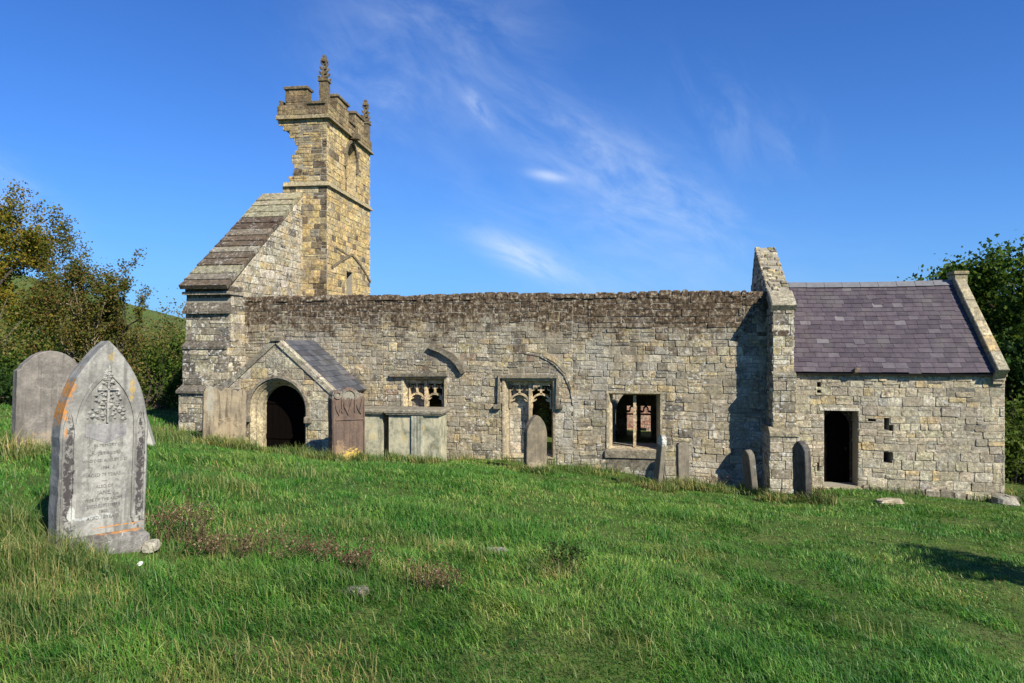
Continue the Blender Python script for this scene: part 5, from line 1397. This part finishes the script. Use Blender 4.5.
# ------------------------------------------------------------------ meadow grass
def grass_material(name, stops, dryness):
    t = NT(name); p = t.pos(); r = t.rnd()
    c = t.ramp(r, stops)
    n1 = t.noise(p, .8, 6, .68); n2 = t.noise(p, 2.6, 5, .65)
    c = t.mix(t.math('MULTIPLY', t.rng(n1, .50, .66), dryness), c, t.ramp(r, [(0, (.12, .14, .035)), (.5, (.22, .20, .070)), (1, (.36, .28, .13))]))
    n3 = t.noise(p, .33, 5, .65, .4); c = t.mix(t.rng(n3, .40, .62), t.mix(1.0, c, (.58, .80, .60), 'MULTIPLY'), t.mix(1.0, c, (1.14, 1.08, 1.04), 'MULTIPLY'))
    c = t.mix(t.rng(n2, .36, .66), t.mix(1.0, c, (.52, .68, .50), 'MULTIPLY'), t.mix(1.0, c, (1.32, 1.22, 1.05), 'MULTIPLY'))
    t.done(c, .5, None, .3)
    tr = t.node('ShaderNodeBsdfTranslucent', {'Color': t.mix(1.0, c, (1.2, 1.3, .7), 'MULTIPLY')}); mx = t.node('ShaderNodeMixShader', {0: .3})
    t.l.new(t.b.outputs[0], mx.inputs[1]); t.l.new(tr.outputs[0], mx.inputs[2]); t.l.new(mx.outputs[0], t.out.inputs[0]); return t.m


def blades(name, x, y, hgt, wid, leanv, leaf_az, rng, mat, curve=1.0):
    n = len(x); z = zg(x, y) - .012
    az = rng.uniform(0, 2 * np.pi, n); sx, sy = np.cos(az), np.sin(az)
    lx, ly = np.cos(leaf_az) * leanv, np.sin(leaf_az) * leanv
    b = np.stack([x, y, z], 1); side = np.stack([sx, sy, np.zeros(n)], 1) * (wid / 2)[:, None]
    up = np.stack([lx * .30 * curve, ly * .30 * curve, np.full(n, .55)], 1) * hgt[:, None]
    tip = np.stack([lx * 1.0, ly * 1.0, np.clip(1 - .42 * leanv ** 2, .25, 1)], 1) * hgt[:, None]
    v = np.stack([b - side, b + side, b + up + side * .8, b + up - side * .8, b + tip], 1).reshape(-1, 3)
    k = np.arange(n)[:, None] * 5; f = np.concatenate([k, k + 1, k + 2, k + 3, k + 3, k + 2, k + 4], 1).ravel()
    me = np_mesh(name, v, 5 * n, f, np.tile([4, 3], n), [mat]); return link(name, me)


def keepout(x, y):
    k = ~((y > W - .05) & (x > -12.2) & (x < 9.0) & (y < 30)); k &= ~((y > YP - .02) & (x > -9.9) & (x < -7.4) & (y < 18.2)); k &= ~((np.abs(x - NX) < .3) & (np.abs(y - NY) < .22))
    k &= ~((y > 16.25) & (y < 17.2) & (x > -7.75) & (x < -4.9)); k &= ~((y > 16.95) & (x < -10.7) & (x > -12.2) & (y < 18)); return k


def scatter(n, r0, r1, rng, half=58):
    r = r0 * (r1 / r0) ** rng.random(n); a = R(1) * rng.uniform(-half, half, n) - TH; return r * np.sin(a), r * np.cos(a), r


def build_grass():
    rng = np.random.default_rng(2)
    G = grass_material('meadow_grass', [(0, (.040, .120, .018)), (.3, (.070, .185, .028)), (.6, (.110, .230, .040)), (.85, (.175, .27, .060)), (1, (.33, .31, .14))], .36)
    x, y, r = scatter(640000, 2.2, 27, rng)
    x = x + rng.normal(0, .02, len(x)); y = y + rng.normal(0, .02, len(x))
    tall = fbm(x * .8, y * .8, 31); tall = sstep(.42, .70, tall); tuss = sstep(.45, .8, vnoise(x * 2.6, y * 2.6, 17))
    left = sstep(1.5, -4.5, x) * sstep(13, 5, y)
    h = .042 + .055 * tall + .065 * tuss * vnoise(x * .9, y * .9, 77) + .06 * left * tall + .02 * left
    h = h * rng.uniform(.55, 1.35, len(x)) * np.clip(.92 + r * .018, 1, 1.3)
    h = h * (1 - .25 * sstep(.5, 5, x)); d = np.hypot(x - NX, y - NY); h = np.where(d < .75, np.minimum(h, .15), h)
    ok = keepout(x, y) & (rng.random(len(x)) < .55 + .45 * np.maximum(tuss, tall)); x, y, h, r = x[ok], y[ok], h[ok], r[ok]
    w = .0026 + r * .00080; wind = 2.6 + (fbm(x * .7, y * .7, 8) - .5) * 5
    o = blades('meadow_grass', x, y, h, w * rng.uniform(.7, 1.3, len(x)), np.clip(rng.normal(.9, .4, len(x)), .05, 1.6), wind + rng.normal(0, .9, len(x)), rng, G); tag(o, 'rough green grass sloping down to the church', 'grass', kind='stuff')
    # straw-coloured seed stalks and long pale blades
    D = grass_material('dry_grass', [(0, (.16, .13, .055)), (.5, (.26, .20, .09)), (1, (.36, .29, .15))], .3)
    x, y, r = scatter(70000, 2.3, 20, rng)
    pn = fbm(x * .6 + 9, y * .6, 44); left = sstep(2.0, -5.0, x); prob = sstep(.48, .72, pn) * (.12 + .34 * left * sstep(12, 6, y)) + .02 + .26 * sstep(.6, -2.5, x) * sstep(7.5, 4.5, y)
    edge = np.exp(-((y - 17.3) / .7) ** 2) * (x > -13) * (x < 9.3) * .25; prob = np.minimum(1, prob + edge)
    ok = keepout(x, y) & (rng.random(len(x)) < prob) & (np.hypot(x - NX - .1, y - NY + .4) > .55); x, y, r = x[ok], y[ok], r[ok]
    h = rng.uniform(.06, .17, len(x)) * (1 + .35 * sstep(0, -5, x)); w = .0019 + r * .0006
    o = blades('dry_grass', x, y, h, w, np.clip(rng.normal(.95, .45, len(x)), .05, 1.6), 2.8 + rng.normal(0, 1.0, len(x)), rng, D, .8); tag(o, 'straw coloured grass stalks scattered through the meadow', 'grass', kind='stuff')
    # long wispy tussocks: at the foot of the stones, along the wall foot and the hedge
    x, y, h, r = [], [], [], []
    sp_ = [(px, py, Y, n, hh, rad) for (px, py, Y, n, hh, rad) in
           [(20, 600, 3.9, 900, .34, .5), (60, 575, 4.2, 700, .30, .35), (10, 470, 7.5, 800, .38, .7), (60, 460, 7.6, 600, .3, .5), (222, 442, 14.0, 700, .42, .5), (245, 446, 14.3, 500, .42, .5), (175, 440, 14.6, 900, .42, 1.0), (300, 452, 14.6, 700, .36, .7), (330, 466, 14.2, 500, .36, .4), (365, 466, 14.6, 500, .34, .4),
            (395, 466, 15.6, 600, .30, .7), (430, 464, 15.6, 500, .30, .5), (520, 476, 15.6, 400, .26, .4), (545, 478, 15.5, 400, .28, .3), (640, 488, 15.9, 600, .36, .5), (660, 496, 15.3, 500, .34, .4), (690, 488, 16.8, 700, .40, .6), (720, 492, 16.6, 500, .3, .6), (780, 500, 15.6, 500, .30, .5), (815, 505, 15.4, 700, .38, .5), (760, 496, 16.4, 400, .3, .4), (1012, 496, 18.6, 600, .5, .6), (330, 600, 4.6, 500, .22, .4), (400, 610, 5.2, 400, .22, .4), (120, 625, 3.6, 500, .22, .4), (560, 590, 6.0, 350, .2, .3), (580, 468, 17.0, 500, .26, .7), (150, 432, 13.0, 700, .45, 1.2), (15, 560, 4.6, 900, .36, .5), (30, 640, 3.3, 700, .28, .45), (90, 600, 4.0, 500, .24, .4), (250, 570, 5.2, 500, .24, .5), (380, 545, 6.4, 450, .22, .5), (460, 560, 6.2, 350, .2, .4), (215, 520, 7.0, 500, .26, .7), (300, 500, 9.0, 500, .25, .9), (700, 560, 7.5, 350, .18, .6), (880, 620, 5.6, 350, .18, .5), (640, 640, 4.6, 300, .17, .4)]]
    for (px, py, Y, n, hh, rad) in sp_:
        p = at(px, py, Y); a = rng.uniform(0, 6.283, n); q = rad * np.sqrt(rng.random(n)); x.append(p.x + q * np.cos(a)); y.append(p.y + q * np.sin(a) * .7); h.append(1.15 * hh * rng.uniform(.5, 1.1, n) * (1.05 - .5 * q / rad))
    n = 2000; xx = rng.uniform(-4.6, 9.0, n); yy = 17.86 - np.abs(rng.normal(0, .22, n)); k_ = (fbm(xx * 1.3, yy, 71) > .42) & ~((xx > 4.75) & (xx < 5.75)); x.append(xx[k_]); y.append(yy[k_]); h.append(rng.uniform(.08, .34, k_.sum()))
    x, y, h = np.concatenate(x), np.concatenate(y), np.concatenate(h); ok = keepout(x, y); x, y, h = x[ok], y[ok], h[ok]; r = np.hypot(x, y)
    T = grass_material('tussock_grass', [(0, (.05, .11, .018)), (.35, (.09, .155, .03)), (.5, (.15, .18, .05)), (.7, (.27, .23, .10)), (1, (.42, .34, .19))], .5)
    o = blades('tussock_grass', x, y, h, .0020 + r * .00065, np.clip(rng.normal(.6, .35, len(x)), .05, 1.3), 2.9 + rng.normal(0, 1.1, len(x)), rng, T, .8); tag(o, 'long wispy grass left uncut around the gravestones and wall foot', 'grass', kind='stuff')


build_grass()

# ------------------------------------------------------------------ seeding weeds in the foreground
WS = NT('dead_stalk'); WSM = WS.done((.085, .055, .03), .9); WH = leaf_material('seed_heads', [(0, (.06, .032, .018)), (.5, (.12, .07, .04)), (.8, (.20, .13, .08)), (1, (.34, .27, .18))], .2)


def weed(px, py, Y, hh, n, label, seed, dark=False, spreadr=.2):
    p = at(px, py, Y); rr = random.Random(seed); z = gz(p.x, p.y); e = empty('dead_weed', (p.x, p.y, z)); tag(e, label, 'weed', 'seeding weeds in the grass'); mb = MB(); P = []
    for i in range(n):
        a = rr.uniform(0, 6.28); q = spreadr * math.sqrt(rr.random()); b = Vector((q * math.cos(a), q * math.sin(a) * .7, -.03)); tip = b + Vector((rr.gauss(0, .10), rr.gauss(0, .08), hh * rr.uniform(.6, 1.1))); mid = b.lerp(tip, .55) + Vector((rr.gauss(0, .02), rr.gauss(0, .02), .03))
        tube(mb, [b, mid, tip], [.004, .003, .0015], 3)
        for k in range(5):
            s0 = mid.lerp(tip, rr.uniform(-.2, 1)); t1 = s0 + Vector((rr.gauss(0, .05), rr.gauss(0, .05), rr.uniform(.02, .09))); tube(mb, [s0, t1], [.0022, .001], 3)
            for _ in range(5): P.append(tuple(t1 + Vector((rr.gauss(0, .016), rr.gauss(0, .016), rr.gauss(0, .016)))))
    mb.build('stalks', WSM, e); npr = np.random.default_rng(seed); me = leaf_cloud('foliage', np.array(P), .016 if not dark else .022, LV['dark'] if dark else WH, None, npr, aspect=1.2); me.parent = e  # these are the seed heads; leaves only on the dark green weed


weed(182, 545, 5.1, .34, 26, 'tall brown seeding weed right of the pointed headstone', 1, spreadr=.22)
weed(215, 560, 4.9, .20, 18, 'low brown seeding weed beside the taller one by the headstone', 2, spreadr=.25)
weed(292, 585, 5.0, .24, 24, 'pale seeding weed in the middle of the foreground grass', 3, spreadr=.28)
weed(345, 588, 5.0, .20, 20, 'reddish seeding weed right of the pale seeding weed', 4, spreadr=.2)
weed(438, 612, 5.0, .18, 14, 'small withered weed in the centre foreground', 5, spreadr=.14)
weed(568, 592, 6.2, .22, 16, 'dark green leafy weed standing alone in the open grass', 6, True, .14)
weed(822, 500, 15.2, .45, 16, 'brown seeding weed at the foot of the dark peaked headstone', 7, spreadr=.25)
weed(712, 486, 16.9, .42, 14, 'brown weed against the nave wall left of the buttress', 8, spreadr=.22)
# a white flower in the grass
mb = MB(); p = at(146, 577, 4.3); z = gz(p.x, p.y)
for i in range(8):
    a = i * math.pi / 4; ca, sa = math.cos(a), math.sin(a); mb.add([(ca * .006 - sa * .006, sa * .006 + ca * .006, .10), (ca * .02 - sa * .006, sa * .02 + ca * .006, .104), (ca * .02 + sa * .006, sa * .02 - ca * .006, .104), (ca * .006 + sa * .006, sa * .006 - ca * .006, .10)], [[0, 1, 2, 3]])
mb.add([(math.cos(k * math.pi / 3) * .009, math.sin(k * math.pi / 3) * .009, .1055) for k in range(6)], [[0, 1, 2, 3, 4, 5]])
tube(mb, [(0, 0, -.02), (0, .003, .10)], [.002, .0015], 4)
t = NT('white_petal'); wf = mb.build('daisy', t.done((.75, .75, .72), .7)); wf.location = (p.x, p.y, z); wf.rotation_euler = (R(35), 0, 0); tag(wf, 'single white daisy in the grass below the pointed headstone', 'flower')
